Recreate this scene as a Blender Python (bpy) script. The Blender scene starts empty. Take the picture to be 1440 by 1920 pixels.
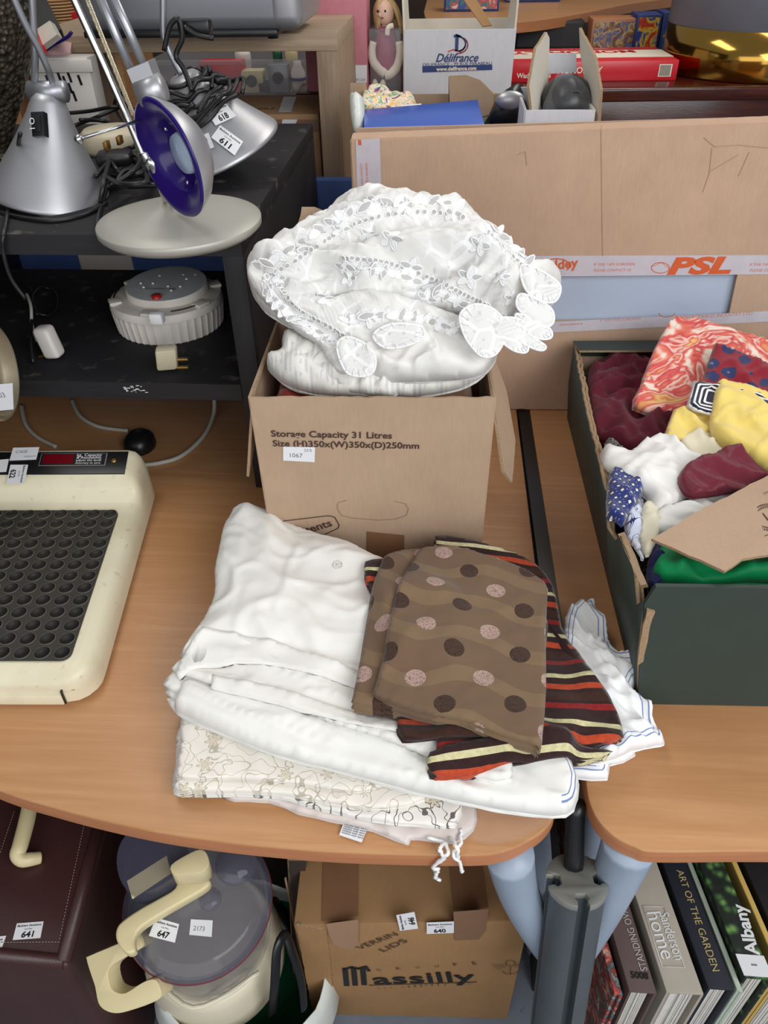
import bpy, bmesh, math, random
import numpy as np
from mathutils import Vector, Matrix, noise
from mathutils.bvhtree import BVHTree
from mathutils.geometry import delaunay_2d_cdt
random.seed(7)
SC = bpy.context.scene
COL = SC.collection
R = math.radians

# ------------------------------------------------------------------ camera
F = 1442.0; TH = R(38.1); YAW = R(4.7); ROLL = R(1.2)
CAM = Vector((0, 0, 1.61))
fwd = Vector((-math.sin(YAW)*math.cos(TH), math.cos(YAW)*math.cos(TH), -math.sin(TH)))
r0 = Vector((math.cos(YAW), math.sin(YAW), 0)); u0 = r0.cross(fwd)
rgt = r0*math.cos(ROLL) - u0*math.sin(ROLL)
upv = u0*math.cos(ROLL) + r0*math.sin(ROLL)
cd = bpy.data.cameras.new('camera'); cam = bpy.data.objects.new('camera', cd); COL.objects.link(cam)
m = Matrix((rgt, upv, -fwd)).transposed().to_4x4(); m.translation = CAM
cam.matrix_world = m
cd.sensor_fit = 'VERTICAL'; cd.sensor_height = 36; cd.lens = F/1920*36
cd.clip_start = 0.02
SC.camera = cam

# ------------------------------------------------------------------ world, lights, exposure
SC.view_settings.view_transform = 'Standard'; SC.view_settings.look = 'None'
SC.view_settings.gamma = 1; SC.view_settings.exposure = -0.05
w = bpy.data.worlds.new('world'); SC.world = w; w.use_nodes = True
w.node_tree.nodes['Background'].inputs[0].default_value = (0.92, 0.96, 1, 1)
w.node_tree.nodes['Background'].inputs[1].default_value = 0.29
def area(name, loc, target, sx, sy, power, col):
    l = bpy.data.lights.new(name, 'AREA'); l.shape = 'RECTANGLE'; l.size = sx; l.size_y = sy
    l.energy = power; l.color = col
    o = bpy.data.objects.new(name, l); COL.objects.link(o); o.location = loc
    o.rotation_euler = (Vector(target)-Vector(loc)).to_track_quat('-Z', 'Y').to_euler()
    return o
area('window_light', (1.45, -.75, 2.3), (0.25, 0.9, 0.8), 2.0, 1.4, 50, (0.97, 0.985, 1))
area('front_fill', (-.3, -1.7, 1.7), (-.2, 1.2, .8), 3.0, 1.8, 30, (0.97, 0.985, 1))  # added fill behind the camera, brightens the shelf interior and under the tables
area('ceiling_light', (-0.9, 1.6, 3.0), (-0.4, 1.5, 0), 1.6, 0.5, 16, (1, 0.96, 0.9))
area('ceiling_light_rear', (1.0, 2.6, 3.0), (0.6, 2.4, 0), 1.6, 0.5, 22, (1, 0.95, 0.88))

# ------------------------------------------------------------------ pixel -> point on a plane
def ray(x, y): return fwd + (x-720)/F*rgt - (y-960)/F*upv
def P(x, y, z=None, Y=None, X=None):
    d = ray(x, y)
    t = (z-CAM.z)/d.z if z is not None else (Y/d.y if Y is not None else X/d.x)
    return CAM + d*t
class Pl:
    def __init__(s, o, n, u=None):
        s.o = Vector(o); s.n = Vector(n).normalized()
        u = Vector(u) if u is not None else Vector((1, 0, 0))
        s.u = (u - s.n*u.dot(s.n)).normalized(); s.v = s.n.cross(s.u)
    def hit(s, x, y):
        d = ray(x, y); return CAM + d*((s.o-CAM).dot(s.n)/d.dot(s.n))
    def uv(s, p): q = p-s.o; return (q.dot(s.u), q.dot(s.v))
    def pt(s, a, b, h=0): return s.o + s.u*a + s.v*b + s.n*h
def ZP(z): return Pl((0, 0, z), (0, 0, 1))
def YP(y): return Pl((0, y, 0), (0, -1, 0))
def P3(a, b, c):   # plane through three points, facing the camera side
    n = (b-a).cross(c-a).normalized()
    if n.dot(CAM-a) < 0: n = -n
    return Pl(a, n, b-a)

# ------------------------------------------------------------------ materials
def lin(c):
    f = lambda v: (v/255/12.92) if v/255 <= .04045 else ((v/255+.055)/1.055)**2.4
    return (f(c[0]), f(c[1]), f(c[2]), 1)
class S:
    def __init__(s, nt, k): s.nt = nt; s.k = k
    def op(s, o, *a):
        n = s.nt.nodes.new('ShaderNodeMath'); n.operation = o
        for i, v in enumerate((s,)+a):
            if isinstance(v, S): s.nt.links.new(v.k, n.inputs[i])
            else: n.inputs[i].default_value = v
        return S(s.nt, n.outputs[0])
    def __add__(s, b): return s.op('ADD', b)
    def __radd__(s, b): return s.op('ADD', b)
    def __sub__(s, b): return s.op('SUBTRACT', b)
    def __mul__(s, b): return s.op('MULTIPLY', b)
    def __rmul__(s, b): return s.op('MULTIPLY', b)
    def __truediv__(s, b): return s.op('DIVIDE', b)
    def lt(s, b): return s.op('LESS_THAN', b)
    def gt(s, b): return s.op('GREATER_THAN', b)
    def fl(s): return s.op('FLOOR')
    def fr(s): return s.op('FRACT')
    def ab(s): return s.op('ABSOLUTE')
    def sn(s): return s.op('SINE')
    def sq(s): return s.op('SQRT')
    def mx(s, b): return s.op('MAXIMUM', b)
    def mn(s, b): return s.op('MINIMUM', b)
class Mat:
    def __init__(s, name, rough=.6, metal=0.0, **kw):
        s.m = bpy.data.materials.new(name); s.m.use_nodes = True; s.nt = s.m.node_tree
        s.b = s.nt.nodes['Principled BSDF']; s.b.inputs['Roughness'].default_value = rough
        s.b.inputs['Metallic'].default_value = metal
        for k, v in kw.items(): s.b.inputs[k.replace('_', ' ')].default_value = v
        tc = s.nt.nodes.new('ShaderNodeTexCoord'); s.tc = tc
        s.obj = tc.outputs['Object']; s.uvk = tc.outputs['UV']
    def xyz(s, sock):
        n = s.nt.nodes.new('ShaderNodeSeparateXYZ'); s.nt.links.new(sock, n.inputs[0])
        return [S(s.nt, n.outputs[i]) for i in range(3)]
    def comb(s, *a):
        n = s.nt.nodes.new('ShaderNodeCombineXYZ')
        for i, v in enumerate(a):
            if isinstance(v, S): s.nt.links.new(v.k, n.inputs[i])
            else: n.inputs[i].default_value = v
        return n.outputs[0]
    def noise(s, scale, vec=None, detail=3, dist=0.0, stretch=None):
        vec = vec or s.obj
        if stretch:
            mp = s.nt.nodes.new('ShaderNodeMapping'); mp.inputs['Scale'].default_value = stretch
            s.nt.links.new(vec, mp.inputs[0]); vec = mp.outputs[0]
        n = s.nt.nodes.new('ShaderNodeTexNoise'); n.inputs['Scale'].default_value = scale
        n.inputs['Detail'].default_value = detail; n.inputs['Distortion'].default_value = dist
        s.nt.links.new(vec, n.inputs['Vector']); return S(s.nt, n.outputs[0])
    def voro(s, scale, vec=None, feature='F1', out=0, rnd=1.0):
        n = s.nt.nodes.new('ShaderNodeTexVoronoi'); n.feature = feature; n.inputs['Scale'].default_value = scale
        n.inputs['Randomness'].default_value = rnd
        s.nt.links.new(vec or s.obj, n.inputs['Vector']); return S(s.nt, n.outputs[out])
    def mix(s, f, a, b):
        n = s.nt.nodes.new('ShaderNodeMix'); n.data_type = 'RGBA'
        if isinstance(f, S): s.nt.links.new(f.k, n.inputs[0])
        else: n.inputs[0].default_value = f
        for i, v in ((6, a), (7, b)):
            if isinstance(v, tuple): n.inputs[i].default_value = v if len(v) == 4 else lin(v)
            else: s.nt.links.new(v, n.inputs[i])
        return n.outputs[2]
    def ramp(s, f, stops, const=False):
        n = s.nt.nodes.new('ShaderNodeValToRGB'); cr = n.color_ramp
        if const: cr.interpolation = 'CONSTANT'
        while len(cr.elements) < len(stops): cr.elements.new(.5)
        for e, (p, c) in zip(cr.elements, stops): e.position = p; e.color = lin(c)
        s.nt.links.new(f.k, n.inputs[0]); return n.outputs[0]
    def col(s, c):
        if isinstance(c, tuple): s.b.inputs['Base Color'].default_value = lin(c)
        else: s.nt.links.new(c, s.b.inputs['Base Color'])
        return s
    def bump(s, f, strength=.3, dist=.002):
        n = s.nt.nodes.new('ShaderNodeBump'); n.inputs['Strength'].default_value = strength
        n.inputs['Distance'].default_value = dist; s.nt.links.new(f.k, n.inputs['Height'])
        s.nt.links.new(n.outputs[0], s.b.inputs['Normal']); return s
    def attr(s, name):
        n = s.nt.nodes.new('ShaderNodeAttribute'); n.attribute_name = name; return S(s.nt, n.outputs['Fac'])
    def rough(s, f): s.nt.links.new(f.k, s.b.inputs['Roughness']); return s
def plain(name, c, rough=.6, metal=0., var=.08, vs=30., bs=None, bst=.15, bd=.001, c2=None, **kw):
    M = Mat(name, rough, metal, **kw)
    c2 = c2 or tuple(int(v*(1-var)) for v in c)
    M.col(M.mix(M.noise(vs), c, c2))
    if bs: M.bump(M.noise(bs, detail=4), bst, bd)
    return M.m
MT = {}
def card(name, c, k=.9):
    M = Mat(name, .85, Specular_IOR_Level=.2)
    f = M.noise(14, detail=5); g = M.noise(260, stretch=(1, 1, .15), detail=2)
    x = M.mix(f, c, tuple(int(v*k) for v in c))
    n = M.nt.nodes.new('ShaderNodeMix'); n.data_type = 'RGBA'; n.blend_type = 'MULTIPLY'; n.inputs[0].default_value = .18
    M.nt.links.new(x, n.inputs[6]); M.nt.links.new(M.ramp(g, [(0.3, (215, 215, 215)), (.7, (255, 255, 255))]), n.inputs[7])
    M.col(n.outputs[2]); M.bump(g, .12, .001)
    return M.m
def wood(name, c1, c2, rough=.35, sc=(1.2, 14, 14), s=3., c3=None):
    M = Mat(name, rough)
    f = M.noise(s, stretch=sc, detail=6, dist=.6); g = M.noise(s*9, stretch=sc, detail=3)
    x = M.ramp(f, [(.3, c1), (.5, c2), (.7, c1)])
    y = M.mix(g.op('MULTIPLY', .45), x, c3 or c2)
    M.col(y); M.bump(g, .06, .001); return M.m

# ------------------------------------------------------------------ mesh builder
def catmull(pts, n, closed=False):
    pts = [Vector(p) for p in pts]; out = []; L = len(pts)
    rng = range(L) if closed else range(L-1)
    for i in rng:
        g = (lambda k: pts[k % L]) if closed else (lambda k: pts[min(max(k, 0), L-1)])
        a, b, c, d = g(i-1), g(i), g(i+1), g(i+2)
        for j in range(n):
            t = j/n
            out.append(.5*((2*b)+(c-a)*t+(2*a-5*b+4*c-d)*t*t+(3*b-a-3*c+d)*t**3))
    if not closed: out.append(pts[-1])
    return out
_tc = {}; TREES = {}; T = .74
def text_geo(s, bold=0.0, shear=0.0):
    k = (s, bold, shear)
    if k in _tc: return _tc[k]
    c = bpy.data.curves.new('t', 'FONT'); c.body = s; c.size = 1; c.offset = bold; c.shear = shear; c.resolution_u = 3
    o = bpy.data.objects.new('t', c); COL.objects.link(o)
    dg = bpy.context.evaluated_depsgraph_get(); dg.update()
    me = bpy.data.meshes.new_from_object(o.evaluated_get(dg))
    vs = [v.co.copy() for v in me.vertices]; fs = [tuple(p.vertices) for p in me.polygons]
    bpy.data.objects.remove(o); bpy.data.curves.remove(c); bpy.data.meshes.remove(me)
    x0 = min(v.x for v in vs); x1 = max(v.x for v in vs)
    _tc[k] = (vs, fs, x0, x1); return _tc[k]
class MB:
    def __init__(s, *mats):
        s.bm = bmesh.new(); s.mats = list(mats); s.uv = s.bm.loops.layers.uv.new('UVMap')
        s.ed = s.bm.verts.layers.float.new('edge'); s.cur = 0
    def mi(s, m):
        if m is None: return s.cur
        if m not in s.mats: s.mats.append(m)
        return s.mats.index(m)
    def face(s, vs, m=0):
        try: f = s.bm.faces.new(vs); f.material_index = m; f.smooth = True; return f
        except ValueError: return None
    def poly(s, pts, m=None):
        return s.face([s.bm.verts.new(p) for p in pts], s.mi(m))
    def hexa(s, c, bev=0, m=None, seg=2):      # c: 4 bottom + 4 top corners
        m = s.mi(m); v = [s.bm.verts.new(p) for p in c]
        fs = [s.face([v[i] for i in q], m) for q in ((3, 2, 1, 0), (4, 5, 6, 7), (0, 1, 5, 4), (1, 2, 6, 5), (2, 3, 7, 6), (3, 0, 4, 7))]
        bmesh.ops.recalc_face_normals(s.bm, faces=fs)
        if bev:
            es = list({e for f in fs for e in f.edges})
            bmesh.ops.bevel(s.bm, geom=es, offset=bev, segments=seg, affect='EDGES', profile=.5, clamp_overlap=True)
        return s
    def box(s, o, ex, ey, ez, bev=0, m=None, seg=2):
        o = Vector(o); ex = Vector(ex); ey = Vector(ey); ez = Vector(ez)
        return s.hexa([o, o+ex, o+ex+ey, o+ey, o+ez, o+ex+ez, o+ex+ey+ez, o+ey+ez], bev, m, seg)
    def bx(s, x0, x1, y0, y1, z0, z1, bev=0, m=None, seg=2):
        return s.box((x0, y0, z0), (x1-x0, 0, 0), (0, y1-y0, 0), (0, 0, z1-z0), bev, m, seg)
    def prism(s, pts, vec, m=None, bev=0, seg=2, m2=None):
        m = s.mi(m); vec = Vector(vec); pts = [Vector(p) for p in pts]
        a = [s.bm.verts.new(p) for p in pts]; b = [s.bm.verts.new(p+vec) for p in pts]; n = len(a)
        fs = [s.face(a[::-1], m), s.face(b, m)]
        sd = [s.face([a[i], a[(i+1) % n], b[(i+1) % n], b[i]], m if m2 is None else s.mi(m2)) for i in range(n)]
        bmesh.ops.recalc_face_normals(s.bm, faces=[f for f in fs+sd if f])
        if bev:
            es = list({e for f in fs for e in f.edges})
            bmesh.ops.bevel(s.bm, geom=es, offset=bev, segments=seg, affect='EDGES', profile=.5, clamp_overlap=True)
        return s
    def slab(s, pts, th, m=None, jit=0, m2=None):   # flat sheet of real thickness, optionally ragged edges
        pts = [Vector(p) for p in pts]; n = Vector((0, 0, 0))
        for i in range(len(pts)):
            a, b = pts[i], pts[(i+1) % len(pts)]; n += Vector(((a.y-b.y)*(a.z+b.z), (a.z-b.z)*(a.x+b.x), (a.x-b.x)*(a.y+b.y)))
        n.normalize()
        if jit:
            q = []
            for i in range(len(pts)):
                a, b = pts[i], pts[(i+1) % len(pts)]; k = max(1, int((b-a).length/.012))
                t = n.cross((b-a).normalized())
                for j in range(k): q.append(a.lerp(b, j/k) + t*random.uniform(-jit, jit)*(1 if j else 0))
            pts = q
        return s.prism([p-n*th/2 for p in pts], n*th, m, m2=m2)
    def tube(s, pts, r, m=None, seg=8, sm=0, caps=True, flat=1.0):
        m = s.mi(m); rs = r if isinstance(r, (list, tuple)) else [r]*len(pts)
        if sm:
            q = catmull(pts, sm); rr = []
            for i in range(len(pts)-1): rr += [rs[i]+(rs[i+1]-rs[i])*j/sm for j in range(sm)]
            pts = q; rs = rr+[rs[-1]]
        pts = [Vector(p) for p in pts]; up = None; rings = []
        for i, p in enumerate(pts):
            t = (pts[min(i+1, len(pts)-1)]-pts[max(i-1, 0)]).normalized()
            if up is None: up = t.orthogonal().normalized()
            up = (up - t*up.dot(t))
            up = up.normalized() if up.length > 1e-6 else t.orthogonal().normalized()
            sd = t.cross(up)
            rings.append([s.bm.verts.new(p+(up*math.cos(a)+sd*math.sin(a)*flat)*rs[i]) for a in [2*math.pi*k/seg for k in range(seg)]])
        for a, b in zip(rings, rings[1:]):
            for k in range(seg): s.face([a[k], a[(k+1) % seg], b[(k+1) % seg], b[k]], m)
        if caps: s.face(rings[0][::-1], m); s.face(rings[-1], m)
        return s
    def lathe(s, prof, c, ax=(0, 0, 1), m=None, seg=40, ms=None, wav=None, sx=1.0, ref=None):
        m = s.mi(m); c = Vector(c); ax = Vector(ax).normalized()
        if ref is None: up = ax.orthogonal().normalized() if abs(ax.z) < .999 else Vector((1, 0, 0))
        else: up = Vector(ref); up = (up-ax*up.dot(ax)).normalized()
        sd = ax.cross(up); prev = None
        for i, (r, h) in enumerate(prof):
            if r < 1e-6: ring = [s.bm.verts.new(c+ax*h)]
            else:
                ring = []
                for k in range(seg):
                    a = 2*math.pi*k/seg; rr = r*(wav(i, a) if wav else 1)
                    ring.append(s.bm.verts.new(c+ax*h+(up*math.cos(a)*sx+sd*math.sin(a))*rr))
            if prev:
                mm = s.mi(ms[i-1]) if ms and ms[i-1] else m
                for k in range(seg):
                    a0, a1 = prev[k % len(prev)], prev[(k+1) % len(prev)]; b0, b1 = ring[k % len(ring)], ring[(k+1) % len(ring)]
                    q = []
                    for v in (a0, a1, b1, b0):
                        if v not in q: q.append(v)
                    if len(q) > 2: s.face(q, mm)
            prev = ring
        return s
    def ball(s, c, r, m=None, sc=(1, 1, 1), seg=16):
        k = seg//2; pr = [(abs(math.sin(math.pi*i/k))*r if 0 < i < k else 0, -math.cos(math.pi*i/k)*r) for i in range(k+1)]
        n0 = len(s.bm.verts); s.lathe(pr, (0, 0, 0), m=m, seg=seg)
        s.bm.verts.ensure_lookup_table()
        for v in s.bm.verts[n0:]: v.co = Vector((v.co.x*sc[0], v.co.y*sc[1], v.co.z*sc[2]))+Vector(c)
        return s
    def text(s, t, a, b, n, m, hs=1.0, bold=0.0, shear=0.0, off=.0008):   # from baseline point a to b on a plane of normal n
        vs, fs, x0, x1 = text_geo(t, bold, shear); mi = s.mi(m); r = b-a; k = r.length/(x1-x0); r = r.normalized(); u = n.cross(r).normalized()
        V = [s.bm.verts.new(a+r*(v.x-x0)*k+u*v.y*k*hs+n*off) for v in vs]
        for f in fs:
            g = s.face([V[i] for i in f], mi)
            if g:
                g.normal_update()
                if g.normal.dot(n) < 0: g.normal_flip()
        return s
    def tp(s, t, pl, x0, y0, x1, y1, m, **k):
        return s.text(t, pl.hit(x0, y0), pl.hit(x1, y1), pl.n, m, **k)
    def line(s, pl, pix, wd, m, off=.0007, closed=False):      # printed line on a plane
        mi = s.mi(m); q = [pl.hit(*p) for p in pix]
        if closed: q.append(q[0])
        for a, b in zip(q, q[1:]):
            d = (b-a).normalized(); t = pl.n.cross(d)*wd/2; e = d*wd*.3
            s.face([s.bm.verts.new(x+pl.n*off) for x in (a-e-t, b+e-t, b+e+t, a-e+t)], mi)
        return s
    def area(s, pl, pix, m, off=.0006):
        f = s.face([s.bm.verts.new(pl.hit(*p)+pl.n*off) for p in pix], s.mi(m)); f.normal_update()
        if f.normal.dot(pl.n) < 0: f.normal_flip()
        return s
    def pad(s, pl, outline, th, m=None, step=.008, rnd=.02, wr=(), world=False, sm=4, base=.35, layers=0, puff=None, seed=0., uvr=0., drape=None, br=6, dmin=False):
        """soft cloth body: outline on a plane, rounded top, wrinkles, folded sides"""
        m = s.mi(m)
        pts = [pl.uv(Vector(p) if world else pl.hit(*p)) for p in outline]
        q = catmull([(a, b, 0) for a, b in pts], sm, True)
        ring = []
        for i in range(len(q)):
            a, b = q[i], q[(i+1) % len(q)]; k = max(1, int(round((b-a).length/step)))
            for j in range(k): c = a.lerp(b, j/k); ring.append((c.x, c.y))
        A = np.array(ring); B = np.roll(A, -1, 0)
        x0, y0 = A.min(0); x1, y1 = A.max(0)
        gx, gy = np.meshgrid(np.arange(x0, x1, step), np.arange(y0, y1, step)); gx = gx.astype(float); gx[1::2] += step/2
        G = np.stack([gx.ravel(), gy.ravel()], 1)
        def dist(Q):
            out = np.empty(len(Q))
            for i in range(0, len(Q), 4000):
                c = Q[i:i+4000, None, :]; ab = (B-A)[None]; t = ((c-A[None])*ab).sum(2)/np.maximum((ab**2).sum(2), 1e-12)
                t = np.clip(t, 0, 1)[..., None]; out[i:i+4000] = np.sqrt((((A[None]+ab*t)-c)**2).sum(2)).min(1)
            return out
        X, Y = G[:, 0:1], G[:, 1:2]
        cr = ((A[None, :, 1] > Y) != (B[None, :, 1] > Y)) & (X < (B-A)[None, :, 0]*(Y-A[None, :, 1])/np.where(np.abs((B-A)[None, :, 1]) < 1e-12, 1e-12, (B-A)[None, :, 1])+A[None, :, 0])
        G = G[cr.sum(1) % 2 == 1]; D = dist(G) if len(G) else np.zeros(0); kp = D > step*.55; G = G[kp]; D = D[kp]
        allp = [Vector(p) for p in ring]+[Vector(p) for p in G.tolist()]; dd = [0.]*len(ring)+D.tolist()
        n = len(ring)
        vs, _, fs, ov, _, _ = delaunay_2d_cdt(allp, [], [list(range(n))], 1, 1e-6)
        ds = [min((dd[k] for k in o), default=0) if o else 0 for o in ov]
        cs, sn = math.cos(uvr), math.sin(uvr)
        def height(x, y, d):
            t = min(d/rnd, 1); h = th*(base+(1-base)*math.sqrt(max(0, 1-(1-t)**2)))
            fade = min(1, d/(rnd*.6)+.15)
            for (amp, fx, fy, ang, kind) in wr:
                ca, sa = math.cos(ang), math.sin(ang); a = (x*ca+y*sa)*fx; b = (-x*sa+y*ca)*fy
                v = noise.noise(Vector((a+seed, b+seed*1.7, seed)))
                if kind == 'r': v = .5-abs(v)*2
                elif kind == 'k': v = max(0., 1-abs(v)*9)
                elif kind == 's': v = math.sin(a*6.283+noise.noise(Vector((a*.5, b*.5+seed, 3)))*4)
                h += amp*v*fade
            if puff: h += puff(x, y, d)
            return h
        V = []; co = []; bs = [0.]*len(vs)
        if drape:      # lie on whatever is underneath, bridging small hollows
            for i, v in enumerate(vs):
                p = pl.pt(v.x, v.y); best = None
                for t in drape:
                    hit = t.ray_cast(Vector((p.x, p.y, p.z+.25)), Vector((0, 0, -1)))[0]
                    if hit and (best is None or hit.z > best): best = hit.z
                bs[i] = (best if best is not None else T)-p.z
            raw = list(bs)
            if dmin: bs = [max(x, 0) for x in bs]; br = min(br, 4)
            nb = [set() for _ in vs]
            for f in fs:
                for i in range(3): nb[f[i]].add(f[i-1]); nb[f[i-1]].add(f[i])
            for _ in range(br): bs = [max(bs[i], (sum(bs[j] for j in nb[i])/len(nb[i])) if nb[i] else bs[i]) for i in range(len(bs))]
            for _ in range(2): bs = [max(bs[i]-.0005, sum(bs[j] for j in nb[i])/len(nb[i])) if nb[i] else bs[i] for i in range(len(bs))]
            bs = [x+.0006 for x in bs]
        bd_ = {}
        for i, (v, d) in enumerate(zip(vs, ds)):
            h = height(v.x, v.y, d)+bs[i]; nv = s.bm.verts.new(pl.pt(v.x, v.y, h)); bd_[nv] = max(raw[i], bs[i]-.016) if drape else 0.; nv[s.ed] = d; V.append(nv); co.append((v.x, v.y))
        top = []
        for f in fs:
            g = s.face([V[i] for i in f], m)
            if not g: continue
            for l, i in zip(g.loops, f):
                a, b = co[i]; 
                l[s.uv].uv = (a*cs+b*sn, -a*sn+b*cs)
            top.append(g)
        # skirt: border loop by matching outline vertices
        s.bm.edges.ensure_lookup_table()
        bl = {}
        for g in top:
            for l in g.loops:
                if len(l.edge.link_faces) == 1: bl[l.vert] = l.link_loop_next.vert
        if bl:
            st = next(iter(bl)); loop = [st]; c = bl[st]
            while c != st and c in bl and len(loop) < len(bl)+1: loop.append(c); c = bl[c]
            idx = {v: i for i, v in enumerate(V)}
            cx = sum(co[idx[v]][0] for v in loop)/len(loop); cy = sum(co[idx[v]][1] for v in loop)/len(loop)
            K = max(2, layers*4); prev = loop; L = len(loop)
            nrm = []
            for i in range(L):
                a = Vector(co[idx[loop[i-1]]]); b = Vector(co[idx[loop[(i+1) % L]]]); t = b-a
                t = t.normalized() if t.length > 1e-9 else Vector((1, 0)); nrm.append(Vector((t.y, -t.x)))
            for k in range(1, K+1):
                fr = k/K; ring2 = []
                for i in range(L):
                    x, y = co[idx[loop[i]]]; b0 = bd_[loop[i]]; hh = b0+((loop[i].co-pl.o).dot(pl.n)-b0)*(1-fr)
                    off = 0
                    if layers: off = (abs(math.sin(fr*math.pi*layers))*-.004+.002*noise.noise(Vector((x*30, y*30, k+seed)))) if k < K else -.003
                    nx = nrm[i]*off
                    v = s.bm.verts.new(pl.pt(x+nx.x, y+nx.y, hh)); ring2.append(v)
                for i in range(L):
                    g = s.face([prev[(i+1) % L], prev[i], ring2[i], ring2[(i+1) % L]], m)
                    if g:
                        for l in g.loops:
                            q = pl.uv(l.vert.co); l[s.uv].uv = (q[0]*cs+q[1]*sn, -q[0]*sn+q[1]*cs)
                prev = ring2
            s.face(prev[::-1], m)
        return s
    def build(s, name, par=None, label=None, cat=None, group=None, kind=None, org=None):
        bm = s.bm
        for e in bm.edges:
            if len(e.link_faces) == 2 and e.calc_face_angle(0) > R(38): e.smooth = False
        if par is not None: o0 = Vector(par['_w'])
        elif org is not None: o0 = Vector(org)
        else:
            xs = [v.co for v in bm.verts]; o0 = Vector((sum(v.x for v in xs)/len(xs), sum(v.y for v in xs)/len(xs), min(v.z for v in xs)))
        bm.normal_update(); tree = BVHTree.FromBMesh(bm)
        for v in bm.verts: v.co -= o0
        me = bpy.data.meshes.new(name); bm.to_mesh(me); bm.free()
        for k in s.mats: me.materials.append(MT[k])
        o = bpy.data.objects.new(name, me); COL.objects.link(o); o['_w'] = tuple(o0); TREES[o.name] = tree
        if par is not None: o.parent = par
        else: o.location = o0
        if label: o['label'] = label
        if cat: o['category'] = cat
        if group: o['group'] = group
        if kind: o['kind'] = kind
        return o
def thing(name, label, cat, loc, group=None):
    o = bpy.data.objects.new(name, None); COL.objects.link(o); o.location = Vector(loc); o['_w'] = tuple(loc)
    o.empty_display_size = .05; o['label'] = label; o['category'] = cat
    if group: o['group'] = group
    return o
def sticker(par, pl, c, num, label=None):       # auction sticker, pixel corners TL TR BR BL as read upright
    b = MB('sticker_white', 'ink'); q = [pl.hit(*p) for p in c]
    b.prism([p+pl.n*.0004 for p in q], pl.n*.0006)
    def at(u, v): return (q[0].lerp(q[1], u)).lerp(q[3].lerp(q[2], u), v)
    def tx(t, u0, u1, v, hs, bold):
        a, e = at(u0, v), at(u1, v); b.text(t, a, e, pl.n, 'ink', hs=hs, bold=bold, off=.0014)
    asp = (q[3]-q[0]).length/(q[1]-q[0]).length
    k = asp/.72
    tx('Badgers Auctions', .06, .94, .24, 1.0*k, .02); tx('Lot No.:', .34, .66, .44, 1.0*k, .0)
    if num: tx(num, .28, .72, .9, 1.05*k, .03)
    return b.build('lot_sticker', par)
def note(par, pl, c, lines=(), m='paper', name='paper_label'):
    b = MB(m, 'pencil'); q = [pl.hit(*p) for p in c]; b.prism([p+pl.n*.0004 for p in q], pl.n*.0005)
    def at(u, v): return (q[0].lerp(q[1], u)).lerp(q[3].lerp(q[2], u), v)
    for (t, u0, u1, v) in lines: b.text(t, at(u0, v), at(u1, v), pl.n, 'pencil', off=.0012)
    return b.build(name, par)
# ------------------------------------------------------------------ palette
MT['ink'] = plain('ink', (28, 22, 22), .7)
MT['pencil'] = plain('pencil', (120, 120, 125), .8)
MT['paper'] = plain('paper', (232, 232, 236), .7, var=.03)
MT['sticker_white'] = plain('sticker_white', (240, 240, 242), .45, var=.02)
MT['brown_ink'] = plain('brown_ink', (74, 48, 42), .8)
MT['card'] = card('card', (190, 162, 136))
MT['card_pale'] = card('card_pale', (205, 172, 146))
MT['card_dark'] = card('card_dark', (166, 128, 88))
MT['card_white'] = card('card_white', (216, 216, 222), .95)
MT['card_edge'] = plain('card_edge', (182, 152, 118), .9, var=.35, vs=300, bs=400, bst=.6)
MT['card_cream'] = card('card_cream', (222, 214, 200), .93)
MT['desk'] = wood('desk', (198, 150, 106), (184, 134, 90), .38, (.9, 14, 14), 2.6, (168, 116, 74))
MT['desk_edge'] = wood('desk_edge', (184, 124, 84), (172, 112, 74), .42, (1.5, 9, 30), 2.6)
MT['desk_line'] = plain('desk_line', (112, 62, 34), .6)
MT['oak'] = wood('oak', (190, 168, 142), (166, 144, 118), .6, (1.4, 22, 22), 3.0, (150, 128, 104))
MT['oak_v'] = wood('oak_v', (176, 152, 126), (150, 126, 100), .6, (22, 22, 1.4), 3.0, (136, 112, 90))
MT['black_wood'] = wood('black_wood', (36, 33, 38), (24, 22, 26), .6, (1.5, 40, 40), 3)
MT['black_wood_v'] = wood('black_wood_v', (34, 31, 36), (22, 20, 24), .6, (40, 40, 1.5), 3)
def worn():
    M = Mat('worn_black', .7, Specular_IOR_Level=.3); f = M.noise(26, detail=8); g = M.noise(4)
    k = (f-.60).op('MULTIPLY', 9.).mx(0.).mn(1.)*g.op('MULTIPLY', .7)
    M.col(M.mix(k, (33, 31, 34), (130, 120, 108))); M.bump(f, .1); return M.m
MT['worn_black'] = worn()
MT['mahogany'] = wood('mahogany', (84, 34, 22), (58, 22, 16), .16, (1.2, 18, 18), 3)
MT['silver'] = plain('silver', (186, 186, 190), .42, .72, var=.04)
MT['silver_dark'] = plain('silver_dark', (176, 178, 184), .38, .8, var=.04)
MT['grey_disc'] = plain('grey_disc', (184, 182, 172), .5, .45, var=.04, vs=6)
MT['chrome'] = plain('chrome', (215, 215, 215), .15, 1., var=.02)
MT['steel'] = Mat('steel', .32, .75).col((222, 210, 182)).m
MT['violet'] = plain('violet', (40, 18, 110), .25, 0, var=.1)
MT['violet_dark'] = plain('violet_dark', (40, 14, 112), .2)
MT['lens'] = Mat('lens', .05).col((190, 210, 232)).m
MT['black_plastic'] = plain('black_plastic', (24, 24, 26), .35)
MT['cable'] = plain('cable', (28, 27, 28), .4)
MT['cable_grey'] = plain('cable_grey', (196, 194, 184), .5)
MT['white_plastic'] = plain('white_plastic', (226, 220, 214), .4, var=.05)
MT['reel_white'] = plain('reel_white', (240, 232, 222), .5, var=.12, vs=20)
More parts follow.
